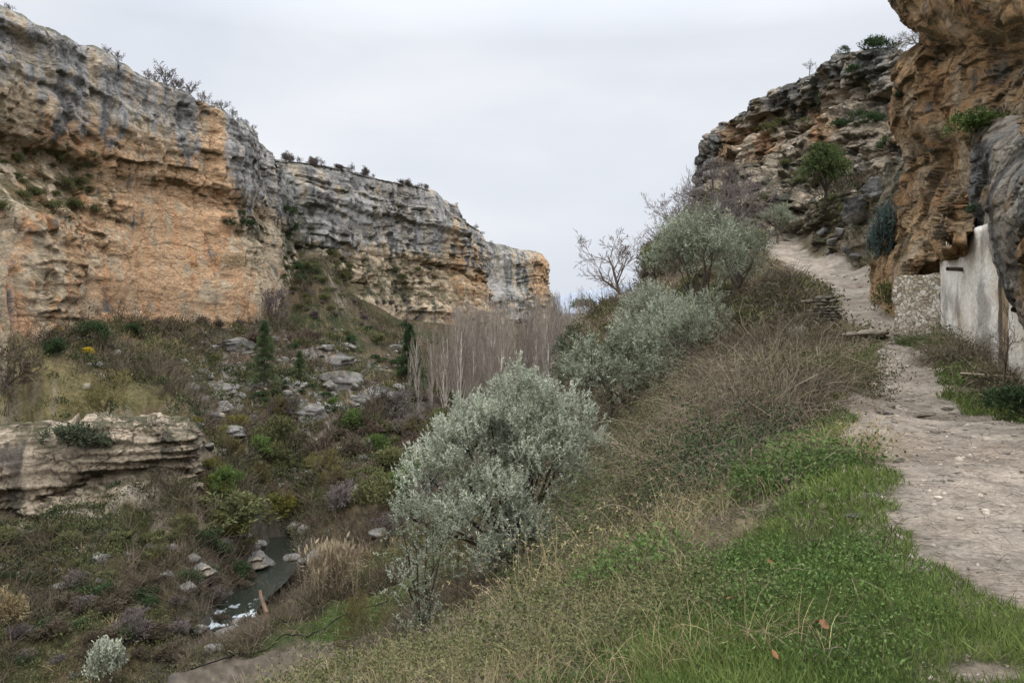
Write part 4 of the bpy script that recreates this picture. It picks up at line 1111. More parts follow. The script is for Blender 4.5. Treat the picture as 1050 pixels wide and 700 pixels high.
bush(975, 248, 56, 'bd', 'brown bush of hanging stems above the whitewashed wall', M_twig_brown, sz=.6)
bush(600, 322, 30, 'ev', 'dark evergreen bush on the left crest of the knoll', M_dkolive, sz=.8)
bush(690, 262, 48, 'bd', 'brown bare bush on the ridge above the olives')
bush(675, 280, 44, 'gb', 'green-brown bush on the ridge behind the tall olive')
bush(770, 262, 40, 'gb', 'low bush at the outer edge of the path bend')
bush(860, 385, 64, 'gb', 'grey-green bush beside the flat stone slab', M_scrub, sz=.6)
bush(835, 395, 60, 'gb', 'olive-green bush left of the flat stone slab', M_scrub, sz=.65)
bush(820, 352, 26, 'gb', 'small pale silvery bush on the slope under the dry-stone wall', M_silver, sz=1.0)
zones = [  # u0 u1 v0 v1 n kind size label mat
 (0, 200, 548, 600, 14, 'gb', (16, 34), 'dull green scrub bush on the far bank under the outcrop', None),
 (205, 262, 548, 600, 10, 'gb', (18, 36), 'dark green bush hanging over the left bank of the pool', M_dkgreen),
 (205, 260, 560, 650, 10, 'bd', (20, 40), 'brown leafless bush on the left bank of the pool', None),
 (255, 320, 590, 640, 9, 'bd', (18, 34), 'brown leafless bush between the pool and the field', None),
 (200, 330, 520, 560, 6, 'go', (16, 32), 'gorse bush above the river pool', None),
 (0, 220, 600, 690, 22, 'bd', (26, 60), 'brown leafless bush in the thicket along the river', None),
 (20, 220, 590, 690, 12, 'bd', (24, 50), 'greyish leafless bush in the thicket along the river', M_twig_grey),
 (0, 200, 590, 690, 10, 'gb', (18, 36), 'dark green bush in the river thicket', M_dkgreen),
 (300, 470, 430, 520, 18, 'bd', (22, 48), 'brown bare bush on the gorge floor', None),
 (330, 540, 412, 500, 18, 'bd', (22, 46), 'reddish-brown bare bush on the gorge floor', M_twig_red),
 (280, 440, 430, 520, 14, 'gb', (16, 34), 'olive-green bush on the gorge floor', None),
 (380, 540, 405, 440, 12, 'bd', (24, 44), 'grey bare bush along the poplar grove', M_twig_grey),
 (200, 420, 335, 430, 22, 'ev', (8, 20), 'small dark evergreen bush on the talus', None),
 (150, 420, 340, 440, 24, 'gb', (8, 22), 'small scrub bush on the talus', None),
 (60, 330, 332, 352, 12, 'bd', (16, 36), 'bare brush at the foot of the ochre cliff', M_twig_red),
 (200, 300, 430, 510, 12, 'go', (14, 34), 'yellowish gorse on the far slope', None),
 (0, 105, 155, 222, 34, 'gb', (9, 26), 'dark scrub on the ledge of the ochre cliff', M_scrub),
 (232, 276, 222, 240, 5, 'gb', (10, 20), 'dark scrub clinging high on the ochre cliff', M_dkgreen),
 (288, 322, 200, 300, 12, 'gb', (10, 22), 'scrub in the gully between the two cliffs', M_dkgreen),
 (288, 350, 235, 322, 34, 'gb', (7, 15), 'scrub on the steep slope of the gully between the two cliffs', None),
 (300, 420, 300, 345, 22, 'bd', (7, 15), 'bare scrub on the top of the talus', M_twig_grey),
 (325, 470, 262, 312, 16, 'gb', (7, 16), 'scrub on the shelves of the banded cliff', None),
 (760, 835, 118, 225, 14, 'gb', (10, 26), 'scrub on the dark crag', None),
 (840, 925, 70, 160, 10, 'gb', (12, 28), 'evergreen shrub clinging to the crag above the path', M_dkgreen),
 (745, 800, 180, 230, 7, 'bd', (18, 36), 'bare bush at the foot of the crag', M_twig_grey),
 (660, 760, 240, 290, 9, 'bd', (20, 42), 'bare bush on the ridge below the crag', None),
 (575, 640, 340, 400, 8, 'gb', (14, 30), 'green bush on the flank of the knoll', M_dkolive),
 (840, 900, 205, 262, 8, 'gb', (8, 20), 'scrub on the earthy bank beside the path', None),
 (640, 800, 300, 400, 16, 'gb', (14, 34), 'scrub bush among the olives', None),
]
rz_ = random.Random(99)
for u0, u1, v0, v1, n, kind, sz, lab, mt in zones:
    for k in range(n):
        u, v = rz_.uniform(u0, u1), rz_.uniform(v0, v1)
        p, nn, nm = hit(u, v)
        if p is None or nm.startswith(('path', 'plough', 'hills', 'water')): continue
        bush(u, v, rz_.uniform(*sz), kind, lab, mt, lab.replace('bush', 'bushes').replace('brush', 'brush clumps'), sz=rz_.uniform(.6, 1.0))

for k in range(16):
    u, v = rz_.uniform(285, 470), rz_.uniform(425, 560); q_ = hit(u, v)
    if q_[0] is None or not q_[2].startswith('ground'): continue
    m_ = (M_twig_olive, M_twig_grey, M_twig_brown)[k % 3]
    put('bare_tree', P_far[k % 3], (q_[0].x, q_[0].y, q_[0].z - .2), RZ(), rz_.uniform(.7, 1.15)*q_[0].y/100,
        ('small yellow-lichened bare tree on the gorge floor', 'small grey bare tree on the gorge floor', 'small brown bare tree on the gorge floor')[k % 3], 'tree', ('small lichened trees of the gorge floor', 'small grey trees of the gorge floor', 'small brown trees of the gorge floor')[k % 3], mat=m_)
for k in range(12):
    u, v = rz_.uniform(180, 470), rz_.uniform(440, 575); q_ = hit(u, v)
    if q_[0] is None or not q_[2].startswith('ground'): continue
    bush(u, v, rz_.uniform(26, 46), ('ev', 'gb')[k % 2], ('tall green bush on the gorge floor', 'tall olive-green bush on the gorge floor')[k % 2], (M_green, M_scrub)[k % 2], ('tall green bushes of the gorge floor', 'tall olive-green bushes of the gorge floor')[k % 2], sz=1.2)

# ================================================================== rocks, walls, water
def rock_mesh(name, seed, sub=3, planes=10, rough=.10, col=(.20, .19, .17), sq=(1, 1, 1)):
    import bmesh
    bm = bmesh.new(); bmesh.ops.create_icosphere(bm, subdivisions=sub, radius=1)
    V = np.array([v.co[:] for v in bm.verts]); T = np.array([[v.index for v in f.verts] for f in bm.faces]); bm.free()
    r = np.random.default_rng(seed)
    for k in range(planes):
        n = unit(r.normal(size=3)); h = r.uniform(.45, .85); s = V @ n - h
        V = V - np.clip(s, 0, None)[:, None]*n*.96
    V = V*(1 + rough*fbm(V[:, 0]*1.7+seed, V[:, 1]*1.7, V[:, 2]*2.6, 4))[:, None]*np.array(sq)
    c = np.tile(col, (len(V), 1))*(1 + .35*fbm(V[:, 0]*2+seed, V[:, 1]*2, V[:, 2]*2, 4))[:, None]
    c = mix3(c, np.array([.075, .068, .055]), sst(.1, .6, fbm(V[:, 0]*1.3, V[:, 1]*1.3+seed, V[:, 2]*1.3, 4))*.7)
    return new_mesh(name, V, tris=T, col=np.clip(c, .01, 1), smooth=False), V, T
M_rock = mat_vertex('boulder_stone', ((1.5, .6, 1.3), (7, .6, 1.35)), ((2.5, .16), (11, .05)))
RK = [rock_mesh('boulder', 200+i, 3, 11) for i in range(5)]
def bedded(name, seed):
    me, V, T = rock_mesh(name, seed, 5, 8, .05)
    bpy.data.meshes.remove(me)
    st = np.tanh(fbm(V[:, 0]*.3+seed, V[:, 1]*.3, V[:, 2]*3.2, 3)*5)
    cell = _val[_perm[_perm[_perm[np.floor(V[:, 0]*2.3+seed).astype(int) & 511] + (np.floor(V[:, 1]*2.3).astype(int) & 511)] + (np.floor(V[:, 2]*4).astype(int) & 511)]]
    r = 1 + .07*st + .07*cell + .10*fbm(V[:, 0]*1.6, V[:, 1]*1.6+seed, V[:, 2]*1.6, 5)
    V2 = V*np.stack([r, r, np.ones(len(V))], 1)
    c = np.tile(np.array([.165, .158, .145]), (len(V), 1))
    c = mix3(c, np.array([.24, .195, .14]), sst(.1, .5, fbm(V[:, 0]*1.1+seed, V[:, 1]*1.1, V[:, 2]*1.1, 3))*.7)
    c = mix3(c, np.array([.075, .072, .065]), sst(.0, .5, fbm(V[:, 0]*3, V[:, 1]*3+seed, V[:, 2]*1.2, 4))*.75)
    c = mix3(c, np.array([.07, .075, .035]), sst(.5, .9, V[:, 2])*sst(-.2, .3, fbm(V[:, 0]*2, V[:, 1]*2, V[:, 2]+seed, 3))*.6)
    return new_mesh(name, V2, tris=T, col=np.clip(c*(1+.2*st[:, None]), .01, 1)), V2, T
RKB = [bedded('boulder', 240+i) for i in range(4)]
RKT = [rock_mesh('boulder', 210+i, 3, 11, col=(.29, .25, .19)) for i in range(3)]
def rock(u, v, w, label, group=None, name='boulder', sc=(1, .8, .6), rz=None, fam=RK, sink=.25, p=None):
    p = p or spot(u, v); f = w*p.y/F*.56
    o = link(name, random.choice(fam)[0], M_rock, loc=(p.x, p.y, p.z + f*sc[2]*(.5 - sink)))
    o.scale = (f*sc[0], f*sc[1], f*sc[2]); o.rotation_euler = (random.uniform(-.15, .15), random.uniform(-.15, .15), RZ() if rz is None else rz)
    return tag(o, label, 'rock', group)

rr0 = random.Random(8)
rock(884, 347, 58, 'flat grey stone slab lying across the left edge of the path', name='stone_slab', sc=(1, .75, .24), rz=.35, sink=0, fam=RKT)
rock(944, 428, 30, 'pale flat stone set in the middle of the path', name='flat_stone', sc=(1, .7, .16), rz=.1, fam=RKT, sink=-.1)
rock(970, 420, 20, 'small flat stone right of the pale one in the path', name='flat_stone', sc=(1, .6, .14), rz=.5, fam=RKT, sink=-.1)
rock(908, 424, 24, 'grey flat stone left of the pale one in the path', name='flat_stone', sc=(1, .5, .15), rz=.2, sink=-.1)
rock(893, 510, 34, 'half-buried stone in the grass at the left path edge', name='flat_stone', sc=(1, .6, .22), rz=.2, sink=.2)
rock(880, 530, 30, 'mossy stone just below the half-buried one', name='flat_stone', sc=(1, .6, .28), rz=.4, sink=.2)
rock(1028, 620, 26, 'pale stone at the path edge in the lower right corner', name='flat_stone', sc=(1, .7, .2), rz=.6, fam=RKT, sink=.25)
rock(418, 683, 22, 'pale stone in the grass at the bottom of the slope', name='boulder', sc=(1, .7, .4), fam=RKT)
rock(640, 415, 22, 'dark boulder under the wide spreading olive', name='boulder')
rock(882, 216, 46, 'jutting grey boulder overhanging the path bank', sc=(1, 1.2, .62), rz=.3, sink=.3, fam=RKB)
rock(902, 196, 32, 'upper grey block above the jutting boulder', sc=(1, 1, .9), sink=.3, fam=RKB)
rock(232, 655, 34, 'large grey boulder in the middle of the stream', sc=(1, .8, .6), rz=.7)
rock(252, 640, 30, 'smooth pale boulder beside the white cascade', sc=(1, .8, .45), rz=.2)
rock(218, 668, 28, 'dark boulder on the near side of the stream', sc=(1, .8, .55))
rock(205, 645, 20, 'small boulder at the left of the stream', sc=(1, .8, .6))
rock(90, 398, 14, 'white stone on the rough pasture', sc=(1, .8, .8), fam=RKT)
rock(103, 388, 10, 'smaller white stone near the round bare tree', sc=(1, .8, .8), fam=RKT)
rock(390, 548, 24, 'pale boulder at the head of the river pool', sc=(1, .8, .6))
for u, v, w, lab in ((383, 410, 62, 'largest dark rock mass at the foot of the talus'), (350, 396, 46, 'dark rock mass left of the largest one on the talus'), (318, 424, 50, 'low rock mass at the lower left of the talus'), (400, 425, 34, 'rock mass at the right end of the talus'),
                     (213, 430, 40, 'lichened rock mass just right of the rough pasture'), (232, 448, 44, 'lichened rock mass at the head of the far slope'), (222, 404, 32, 'small lichened rock mass above the other two by the pasture'), (240, 356, 40, 'grey rock mass at the foot of the ochre cliff'), (345, 372, 34, 'rock mass in the upper talus'), (205, 588, 34, 'rock face of the stream bank below the gorse'), (262, 578, 40, 'low ledge of rock at the back of the river pool')):
    rock(u, v, w, lab, name='rock_mass', sc=(1, .9, rr0.uniform(.5, .75)), sink=.45, fam=RKB)
rr_ = random.Random(4)
for u0, u1, v0, v1, n, wd, lab in ((300, 420, 350, 425, 40, (5, 17), 'grey boulder on the talus under the banded cliff'), (200, 300, 335, 410, 20, (5, 12), 'grey boulder on the talus under the ochre cliff'),
                               (190, 250, 395, 470, 26, (7, 20), 'pale rock in the bouldery gully right of the pasture'), (60, 220, 560, 610, 16, (8, 20), 'pale rock on the far bank below the outcrop'),
                               (230, 330, 540, 590, 14, (8, 22), 'rock on the edge of the river pool'), (780, 850, 285, 330, 18, (6, 16), 'stone of the tumbled terrace under the path'),
                               (835, 900, 235, 275, 12, (7, 18), 'rock in the earthy bank beside the path'), (540, 580, 380, 410, 8, (8, 18), 'rock at the cut foot of the knoll')):
    for k in range(n):
        u, v = rr_.uniform(u0, u1), rr_.uniform(v0, v1); p, nn, nm = hit(u, v)
        if p is None or not nm.startswith(('ground', 'rock_bank')): continue
        rock(u, v, rr_.uniform(*wd), lab, lab.replace('boulder', 'boulders').replace('rock ', 'rocks ').replace('stone ', 'stones '), sc=(1, rr_.uniform(.7, 1), rr_.uniform(.5, .9)), p=p)

# dry-stone terrace wall under the path (one wall, its stones are its pattern)
def stone_stack(name, A, B, h, th, seed, label, sx=.38, sy=.16):
    r = np.random.default_rng(seed); A = np.array(A, float); B = np.array(B, float); L = np.linalg.norm((B-A)[:2]); d = (B-A)/np.linalg.norm(B-A)
    nrm = np.array([d[1], -d[0], 0]); VV, TT, CC = [], [], []; o = 0
    y = 0; row = 0
    while y < h:
        hh = sy*r.uniform(.7, 1.4); x = -r.uniform(0, sx)
        top = h*(.75 + .35*math.sin(row))
        while x < L:
            ww = sx*r.uniform(.6, 1.7)
            if not (y > h*.6 and r.random() < .3):
                _, V, T = RKF[r.integers(len(RKF))]
                c = A + d*(x + ww/2) + np.array([0, 0, y + hh/2]) + nrm*r.normal()*.04
                a = r.normal()*.08; ca, sa = math.cos(a), math.sin(a)
                v = V*np.array([ww*.62, th*.6, hh*.66]); v = v[:, [0]]*d + v[:, [1]]*nrm + v[:, [2]]*np.array([0, 0, 1.]) + v[:, [0]]*np.array([0, 0, sa])
                VV.append(v + c); TT.append(T + o); o += len(V)
                CC.append(np.tile(np.array([.17, .15, .115])*r.uniform(.6, 1.3), (len(V), 1)))
            x += ww
        y += hh; row += 1
    o_ = link(name, new_mesh(name, np.concatenate(VV), tris=np.concatenate(TT), col=np.concatenate(CC)), M_rock)
    return tag(o_, label, 'wall')
RKF = [rock_mesh('stone', 220+i, 2, 9, .06) for i in range(5)]
for m_, _, _ in RKF: bpy.data.meshes.remove(m_)
def gp(u, v, dz=0): p = spot(u, v); return (p.x, p.y, p.z + dz)
a = gp(831, 326, -.4); stone_stack('dry_stone_wall', a, (a[0]+.55, a[1]-1.2, a[2]), 1.2, .45, 1, 'short dry-stone retaining wall holding up the left edge of the path', .34, .13)
a = gp(787, 302, -.3); b = gp(842, 300, -.5); stone_stack('dry_stone_wall', a, b, .75, .6, 2, 'longer tumbled dry-stone wall on the slope below the path bend', .4, .15)

# ---- cave dwelling: whitewashed front and rubble wall under the overhang
def panel(name, A, B, zb, zt, th, mat, nx=40, nz=30, rag=.05, seed=0, top=None):
    """upright slab between plan points A and B with slightly ragged outline and relief"""
    r = np.random.default_rng(seed); A = np.array(A, float); B = np.array(B, float); d = B-A; L = np.hypot(*d); d /= L; n = np.array([-d[1], d[0]])
    if n @ A > 0: n = -n
    s, t = np.meshgrid(np.linspace(0, 1, nx), np.linspace(0, 1, nz), indexing='ij')
    zt_ = zt if top is None else np.interp(s, *top)
    z = zb + (zt_-zb)*t; sx = s*L
    sx = sx + rag*fbm(z*2.2, 0*s.ravel().reshape(s.shape)+seed, s*3, 3)*np.where((s < .04) | (s > .96), 1, .2)
    f = .006*fbm((sx*.5).ravel(), z.ravel()*1.3, 0*z.ravel()+seed, 4).reshape(s.shape)
    def face(off): return np.stack([A[0] + d[0]*sx + n[0]*(off + f), A[1] + d[1]*sx + n[1]*(off + f), z + rag*.6*fbm((sx*2).ravel(), 0*z.ravel(), 0*z.ravel()+seed, 3).reshape(s.shape)*(t > .97)], -1)
    a, b = face(th/2), face(-th/2)
    V = np.concatenate([a.reshape(-1, 3), b.reshape(-1, 3)]); q = grid_quads(nx, nz); m = nx*nz
    i = np.arange(nx-1); k = np.arange(nz-1)
    def strip(p, q_): return np.stack([p[:-1], p[1:], q_[1:], q_[:-1]], 1)
    e = [np.arange(nx)*nz, np.arange(nx)*nz + nz-1, np.arange(nz), (nx-1)*nz + np.arange(nz)]
    Q = np.concatenate([q, q[:, ::-1] + m] + [strip(x, x+m) for x in e])
    return link(name, new_mesh(name, V, Q, smooth=False), mat)

def mat_plaster():
    m, nt, b = nodes_of('whitewash')
    tc = N(nt, 'ShaderNodeTexCoord')
    big = noise_node(nt, tc.outputs['Object'], .9, 6, .65, (1, .45, .6)); st = noise_node(nt, tc.outputs['Object'], 1.3, 6, .65, (1, .42, .4)); fi = noise_node(nt, tc.outputs['Object'], 9, 6, .7, (1, .35, 1))
    c1 = ramp(nt, big.outputs['Fac'], ((.33, (.42, .34, .25)), (.45, (.64, .575, .475)), (.58, (.78, .73, .65))))
    c2 = ramp(nt, st.outputs['Fac'], ((.38, .50), (.52, 1.0)))
    c3 = ramp(nt, fi.outputs['Fac'], ((.3, .75), (.6, 1.05)))
    col = mul(nt, mul(nt, c1.outputs['Color'], c2.outputs['Color']), c3.outputs['Color'])
    nt.links.new(col, b.inputs['Base Color'])
    bp = N(nt, 'ShaderNodeBump'); bp.inputs['Distance'].default_value = .03; nt.links.new(fi.outputs['Fac'], bp.inputs['Height']); nt.links.new(bp.outputs['Normal'], b.inputs['Normal'])
    return m
def mat_rubble():
    m, nt, b = nodes_of('rubble_masonry')
    tc = N(nt, 'ShaderNodeTexCoord')
    mp = N(nt, 'ShaderNodeMapping'); mp.inputs['Scale'].default_value = (6.5, 6.5, 8.5)
    wn = N(nt, 'ShaderNodeTexNoise'); wn.inputs['Scale'].default_value = 2.5; wn.inputs['Detail'].default_value = 3; nt.links.new(tc.outputs['Object'], wn.inputs['Vector'])
    ws = N(nt, 'ShaderNodeVectorMath', operation='SCALE'); ws.inputs['Scale'].default_value = .35; nt.links.new(wn.outputs['Color'], ws.inputs[0])
    wa = N(nt, 'ShaderNodeVectorMath', operation='ADD'); nt.links.new(tc.outputs['Object'], wa.inputs[0]); nt.links.new(ws.outputs['Vector'], wa.inputs[1]); nt.links.new(wa.outputs['Vector'], mp.inputs['Vector'])
    v1 = N(nt, 'ShaderNodeTexVoronoi'); v1.inputs['Scale'].default_value = 1; nt.links.new(mp.outputs['Vector'], v1.inputs['Vector'])
    v2 = N(nt, 'ShaderNodeTexVoronoi', feature='DISTANCE_TO_EDGE'); v2.inputs['Scale'].default_value = 1; nt.links.new(mp.outputs['Vector'], v2.inputs['Vector'])
    r1 = ramp(nt, v1.outputs['Color'], ((.1, (.30, .24, .16)), (.5, (.52, .45, .34)), (.9, (.70, .64, .54))))
    r2 = ramp(nt, v2.outputs['Distance'], ((.0, .58), (.10, 1.0)))
    n = noise_node(nt, tc.outputs['Object'], 12, 6, .7); r3 = ramp(nt, n.outputs['Fac'], ((.3, .7), (.65, 1.1)))
    nt.links.new(mul(nt, mul(nt, r1.outputs['Color'], r2.outputs['Color']), r3.outputs['Color']), b.inputs['Base Color'])
    bp = N(nt, 'ShaderNodeBump'); bp.inputs['Distance'].default_value = .08; nt.links.new(r2.outputs['Color'], bp.inputs['Height']); nt.links.new(bp.outputs['Normal'], b.inputs['Normal'])
    return m
def mat_plain(name, c, sc=6, lo=.6, hi=1.25, stretch=None):
    m, nt, b = nodes_of(name); tc = N(nt, 'ShaderNodeTexCoord'); n = noise_node(nt, tc.outputs['Object'], sc, 7, .65, stretch)
    r = ramp(nt, n.outputs['Fac'], ((.3, tuple(x*lo for x in c)), (.7, tuple(min(1, x*hi) for x in c)))); nt.links.new(r.outputs['Color'], b.inputs['Base Color'])
    bp = N(nt, 'ShaderNodeBump'); bp.inputs['Distance'].default_value = .03; nt.links.new(n.outputs['Fac'], bp.inputs['Height']); nt.links.new(bp.outputs['Normal'], b.inputs['Normal'])
    return m
M_plaster, M_rubble = mat_plaster(), mat_rubble()
M_earthwall = mat_plain('earth_mortar', (.30, .22, .14), 4)
M_wood = mat_plain('weathered_wood', (.13, .10, .075), 8, stretch=(1, 1, .1))
M_plank = mat_plain('pale_plank', (.46, .38, .28), 9, stretch=(.3, 2, 1))
A_, B_ = np.array([14.75, 27.0]), np.array([11.2, 16.2])
wl = lambda t: A_ + (B_-A_)*t
house = tag(empty('cave_house', (wl(0)[0], wl(0)[1], 0)), 'whitewashed front wall of a cave dwelling under the overhanging rock', 'house')
off = Vector((-house.location.x, -house.location.y, 0))
for nm_, t0, t1, zt, mt, th, sd in (('wall', 0, .655, 2.62, M_plaster, .45, 1), ('earth_fill', .655, .735, 2.2, M_earthwall, .30, 2), ('wall', .735, 1.25, 2.0, M_plaster, .45, 3)):
    o = panel(nm_, wl(t0), wl(t1), -2.4, zt, th, mt, seed=sd); o.parent = house; o.location = off
    if nm_ == 'earth_fill': o['label'] = 'strip of bare earth and stones between the white walls'
def pole(name, a, b, r0, r1, mat, n=6, wob=.0, parent=None):
    a, b = np.array(a, float), np.array(b, float); pts = [a + (b-a)*k/n + (np.random.default_rng(k).normal(size=3)*wob if 0 < k < n else 0) for k in range(n+1)]
    segs = [(*pts[k], *pts[k+1], r0 + (r1-r0)*k/n, r0 + (r1-r0)*(k+1)/n) for k in range(n)]
    V, q = tubes(segs, 7)
    return link(name, new_mesh(name, V, q, smooth=True), mat, parent)
for t_, z0, dz in ((.28, 1.55, -.18), (.88, -.05, .12)):
    c = wl(t_); o = pole('beam_end', (c[0]+.5, c[1]+.1, z0), (c[0]-.85, c[1]-.35, z0 + dz + .2), .07, .06, M_wood, 4, .01, house); o.location = off
rub = tag(panel('rubble_wall', (13.85, 28.6), (14.72, 27.05), -.6, 1.62, .5, M_rubble, rag=.12, seed=5), 'beige rubble stone wall beside the whitewashed wall', 'wall')
rub2 = np.array(W(1001, 385, 20))
p = at_plan(1002, 18.6); pl = panel('plank', (0, 0), (1.05, 0), -.13, .13, .04, M_plank, 12, 6, .015, 8)
pl.location = (p.x-.4, p.y, p.z+.16); pl.rotation_euler = (math.radians(62), .05, -.6); tag(pl, 'weathered wooden plank lying in the grass by the brown bush', 'plank')
p = spot(1026, 402); put('bare_sapling', P_sap[1], (p.x, p.y, p.z), 1.0, (.55, .55, .62), 'thin bare sapling standing in front of the whitewashed wall', 'tree', mat=M_twig_brown)

# ---- river
rl = dense_line(np.c_[river_line, np.zeros((len(river_line), 2))], 40)
nrl = len(rl); tt = np.gradient(rl[:, :2], axis=0); tt /= np.linalg.norm(tt, axis=1, keepdims=True); nn = np.stack([-tt[:, 1], tt[:, 0]], 1)
cr = np.linspace(-2.7, 2.7, 50)
wx = rl[:, 0][:, None] + nn[:, 0][:, None]*cr; wy = rl[:, 1][:, None] + nn[:, 1][:, None]*cr
wz = np.interp(wy, [40, 68, 78, 84, 88, 120], [-30.75, -30.7, -30.55, -30.35, -30.2, -30.2])
foam = sst(.25, .9, fbm((wx*1.5).ravel(), (wy*.8).ravel(), 0*wx.ravel(), 6).reshape(wx.shape) + .35*np.exp(-((wy-83)/3)**2))*np.exp(-((wy-81)/6.0)**2)
wz = wz + .06*foam
M_water, ntw, bw = nodes_of('river_water')
fa = N(ntw, 'ShaderNodeAttribute', attribute_name='tone'); cw = ramp(ntw, fa.outputs['Fac'], ((.2, (.018, .022, .016)), (.85, (.42, .46, .48))))
ntw.links.new(cw.outputs['Color'], bw.inputs['Base Color']); rw = ramp(ntw, fa.outputs['Fac'], ((.2, .12), (.6, .7))); ntw.links.new(rw.outputs['Color'], bw.inputs['Roughness'])
bw.inputs['Specular IOR Level'].default_value = .5
tcx = N(ntw, 'ShaderNodeTexCoord'); nz_ = noise_node(ntw, tcx.outputs['Object'], 2.5, 4, .6); bpw = N(ntw, 'ShaderNodeBump'); bpw.inputs['Distance'].default_value = .05
ntw.links.new(nz_.outputs['Fac'], bpw.inputs['Height']); ntw.links.new(bpw.outputs['Normal'], bw.inputs['Normal'])
wme = new_mesh('river_water', np.stack([wx, wy, wz], -1).reshape(-1, 3), grid_quads(nrl, 50), tone=foam.ravel(), smooth=True)
tag(link('river_water', wme, M_water), kind='structure')

# ---- reeds, dead trunk, hose
def reeds(u, v, w, h, n, label, seed):
    r = np.random.default_rng(seed); p = spot(u, v); R = w*p.y/F/2; H = h*p.y/F
    P0 = np.stack([r.normal(size=n)*R*.6, r.normal(size=n)*R*.4, np.full(n, -.2)], 1); D = np.stack([r.normal(size=n)*.12, r.normal(size=n)*.12, np.ones(n)], 1)
    L = H*(.6 + .45*r.random(n))
    V, q = strands(P0, D, L, .05, r, 4, .12, .03)
    tips = V.reshape(n, 10, 3)[:, -1]; V2, q2 = cards(tips - [0, 0, .35], D + r.normal(size=(n, 3))*.25, .75, .22, r)
    m = np.repeat(np.arange(n), 6); ps = P0[m] + (D*L[:, None])[m]*r.uniform(.2, .95, len(m))[:, None]
    V3, q3 = cards(ps, r.normal(size=(len(m), 3)) + [0, 0, .5], .6, .06, r)
    V, q, t = join([(V, q, np.repeat(.5 + .2*r.normal(size=n), 10)), (V2, q2, np.repeat(.85 + .1*r.normal(size=n), 4)), (V3, q3, np.repeat(.45 + .2*r.normal(size=len(m)), 4))])
    o = link('reed_clump', new_mesh('reed_clump', V, q, tone=np.clip(t, 0, 1)), M_reed, loc=p); return tag(o, label, 'reeds')
reeds(343, 606, 40, 52, 300, 'clump of tall dry buff reeds beside the river pool', 1)
p = at_plan(277, 66); segs = []; q0 = Vector((p.x, p.y, p.z-.2))
dt = tag(pole('dead_trunk', (p.x+.1, p.y, p.z-.3), (p.x-.9, p.y+.2, p.z+3.3), .26, .12, mat_plain('peeled_trunk', (.27, .185, .125), 5, stretch=(1, 1, .25)), 6, .05), 'leaning peeled orange-brown dead trunk at the field edge', 'tree trunk')
hp = [spot(u, v) for u, v in ((196, 694), (222, 684), (250, 672), (278, 664), (300, 657), (322, 650), (345, 640), (372, 632), (398, 627))]
hp = [Vector((*h_[:2], max(H1(h_[0], h_[1]), float(base_h([h_[0]], [h_[1]])[0])))) for h_ in dense_line(np.array([list(a) for a in hp]), 14)]
V, q = tubes([(*(a + Vector((0, 0, .12))), *(b + Vector((0, 0, .10))), .045, .045) for a, b in zip(hp[:-1], hp[1:])], 6)
tag(link('hose', new_mesh('hose', V, q, smooth=True), mat_plain('black_hose', (.02, .02, .02))), 'black irrigation hose along the edge of the ploughed field', 'hose')

# ================================================================== ground cover (stuff)
def polar(n, r0, r1, th=36):
    a = np.radians(rng.uniform(-th, th, n)); r = np.exp(rng.uniform(math.log(r0), math.log(r1), n)); return r*np.sin(a), r*np.cos(a), r
def slope_n(x, y):
    e = .3; h0 = base_h(x, y); return unit(np.stack([-(base_h(x+e, y)-h0)/e, -(base_h(x, y+e)-h0)/e, np.ones(len(x))], 1))
def stuff(name, parts, mat):
    V, q, t = join(parts)
    return tag(link(name, new_mesh(name, V, q, tone=np.clip(t, 0, 1)), mat), kind='stuff')

M_past = mat_tone('pasture_blades', (.075, .068, .028), (.20, .175, .085), .1, .2)
# short green grass of the verges
x, y, r = polar(420000, 3.2, 34); m = masks(x, y); g = verge(x, y, m)
strip = sst(1.1, .5, np.abs((x + 10.8)/8.5)**2 + np.abs((y - 64 - (x+10.8)*.45)/6.0)**2)
k = (g > rng.random(len(x))*.9) & (m[0] < .75 + .0*x)
x, y, r = x[k], y[k], r[k]; z = height(x, y); n = len(x)
patch = fbm(x*1.2, y*1.2, 0*x, 3)
D = np.stack([rng.normal(size=n)*.55, rng.normal(size=n)*.55, np.ones(n)], 1)
L = (.03 + .075*rng.random(n)**1.6)*(1 + .6*patch)*np.clip(r/7, 1, 2.2)
V, q = cards(np.stack([x, y, z-.008], 1), D, L, np.clip(.0011*r, .005, .03), rng, .25)
tn = np.repeat(np.clip(.42 + .28*patch + .25*rng.normal(size=n), 0, 1), 4)
stuff('grass', [(V, q, tn)], M_grass)

# green terrace by the field and rough pasture: tufts
x, y, r = polar(150000, 40, 135); strip = sst(1.1, .5, np.abs((x + 10.8)/8.5)**2 + np.abs((y - 64 - (x+10.8)*.45)/6.0)**2)
k = strip*.9 > rng.random(len(x)); x, y, r = x[k], y[k], r[k]; n = len(x); z = height(x, y)
V, q = cards(np.stack([x, y, z-.03], 1), np.stack([rng.normal(size=n)*.5, rng.normal(size=n)*.5, np.ones(n)], 1), .22, .07, rng, .2)
stuff_terrace = (V, q, np.repeat(np.clip(.45 + .25*rng.normal(size=n) + .2*fbm(x*.4, y*.4, 0*x, 3), 0, 1), 4))
x, y, r = polar(120000, 85, 150); k = sst(1.25, .7, np.hypot((x+66)/20, (y-108)/14))*.8 > rng.random(len(x)); x, y, r = x[k], y[k], r[k]; n = len(x)
V, q = cards(np.stack([x, y, height(x, y)-.03], 1), np.stack([rng.normal(size=n)*.6, rng.normal(size=n)*.6, np.ones(n)], 1), .26, .09, rng, .2)
stuff('pasture_grass', [(V, q, np.repeat(np.clip(.3 + .2*rng.normal(size=n) + .2*fbm(x*.3, y*.3, 0*x, 3), 0, 1), 4))], M_past)
V, q, _t = stuff_terrace
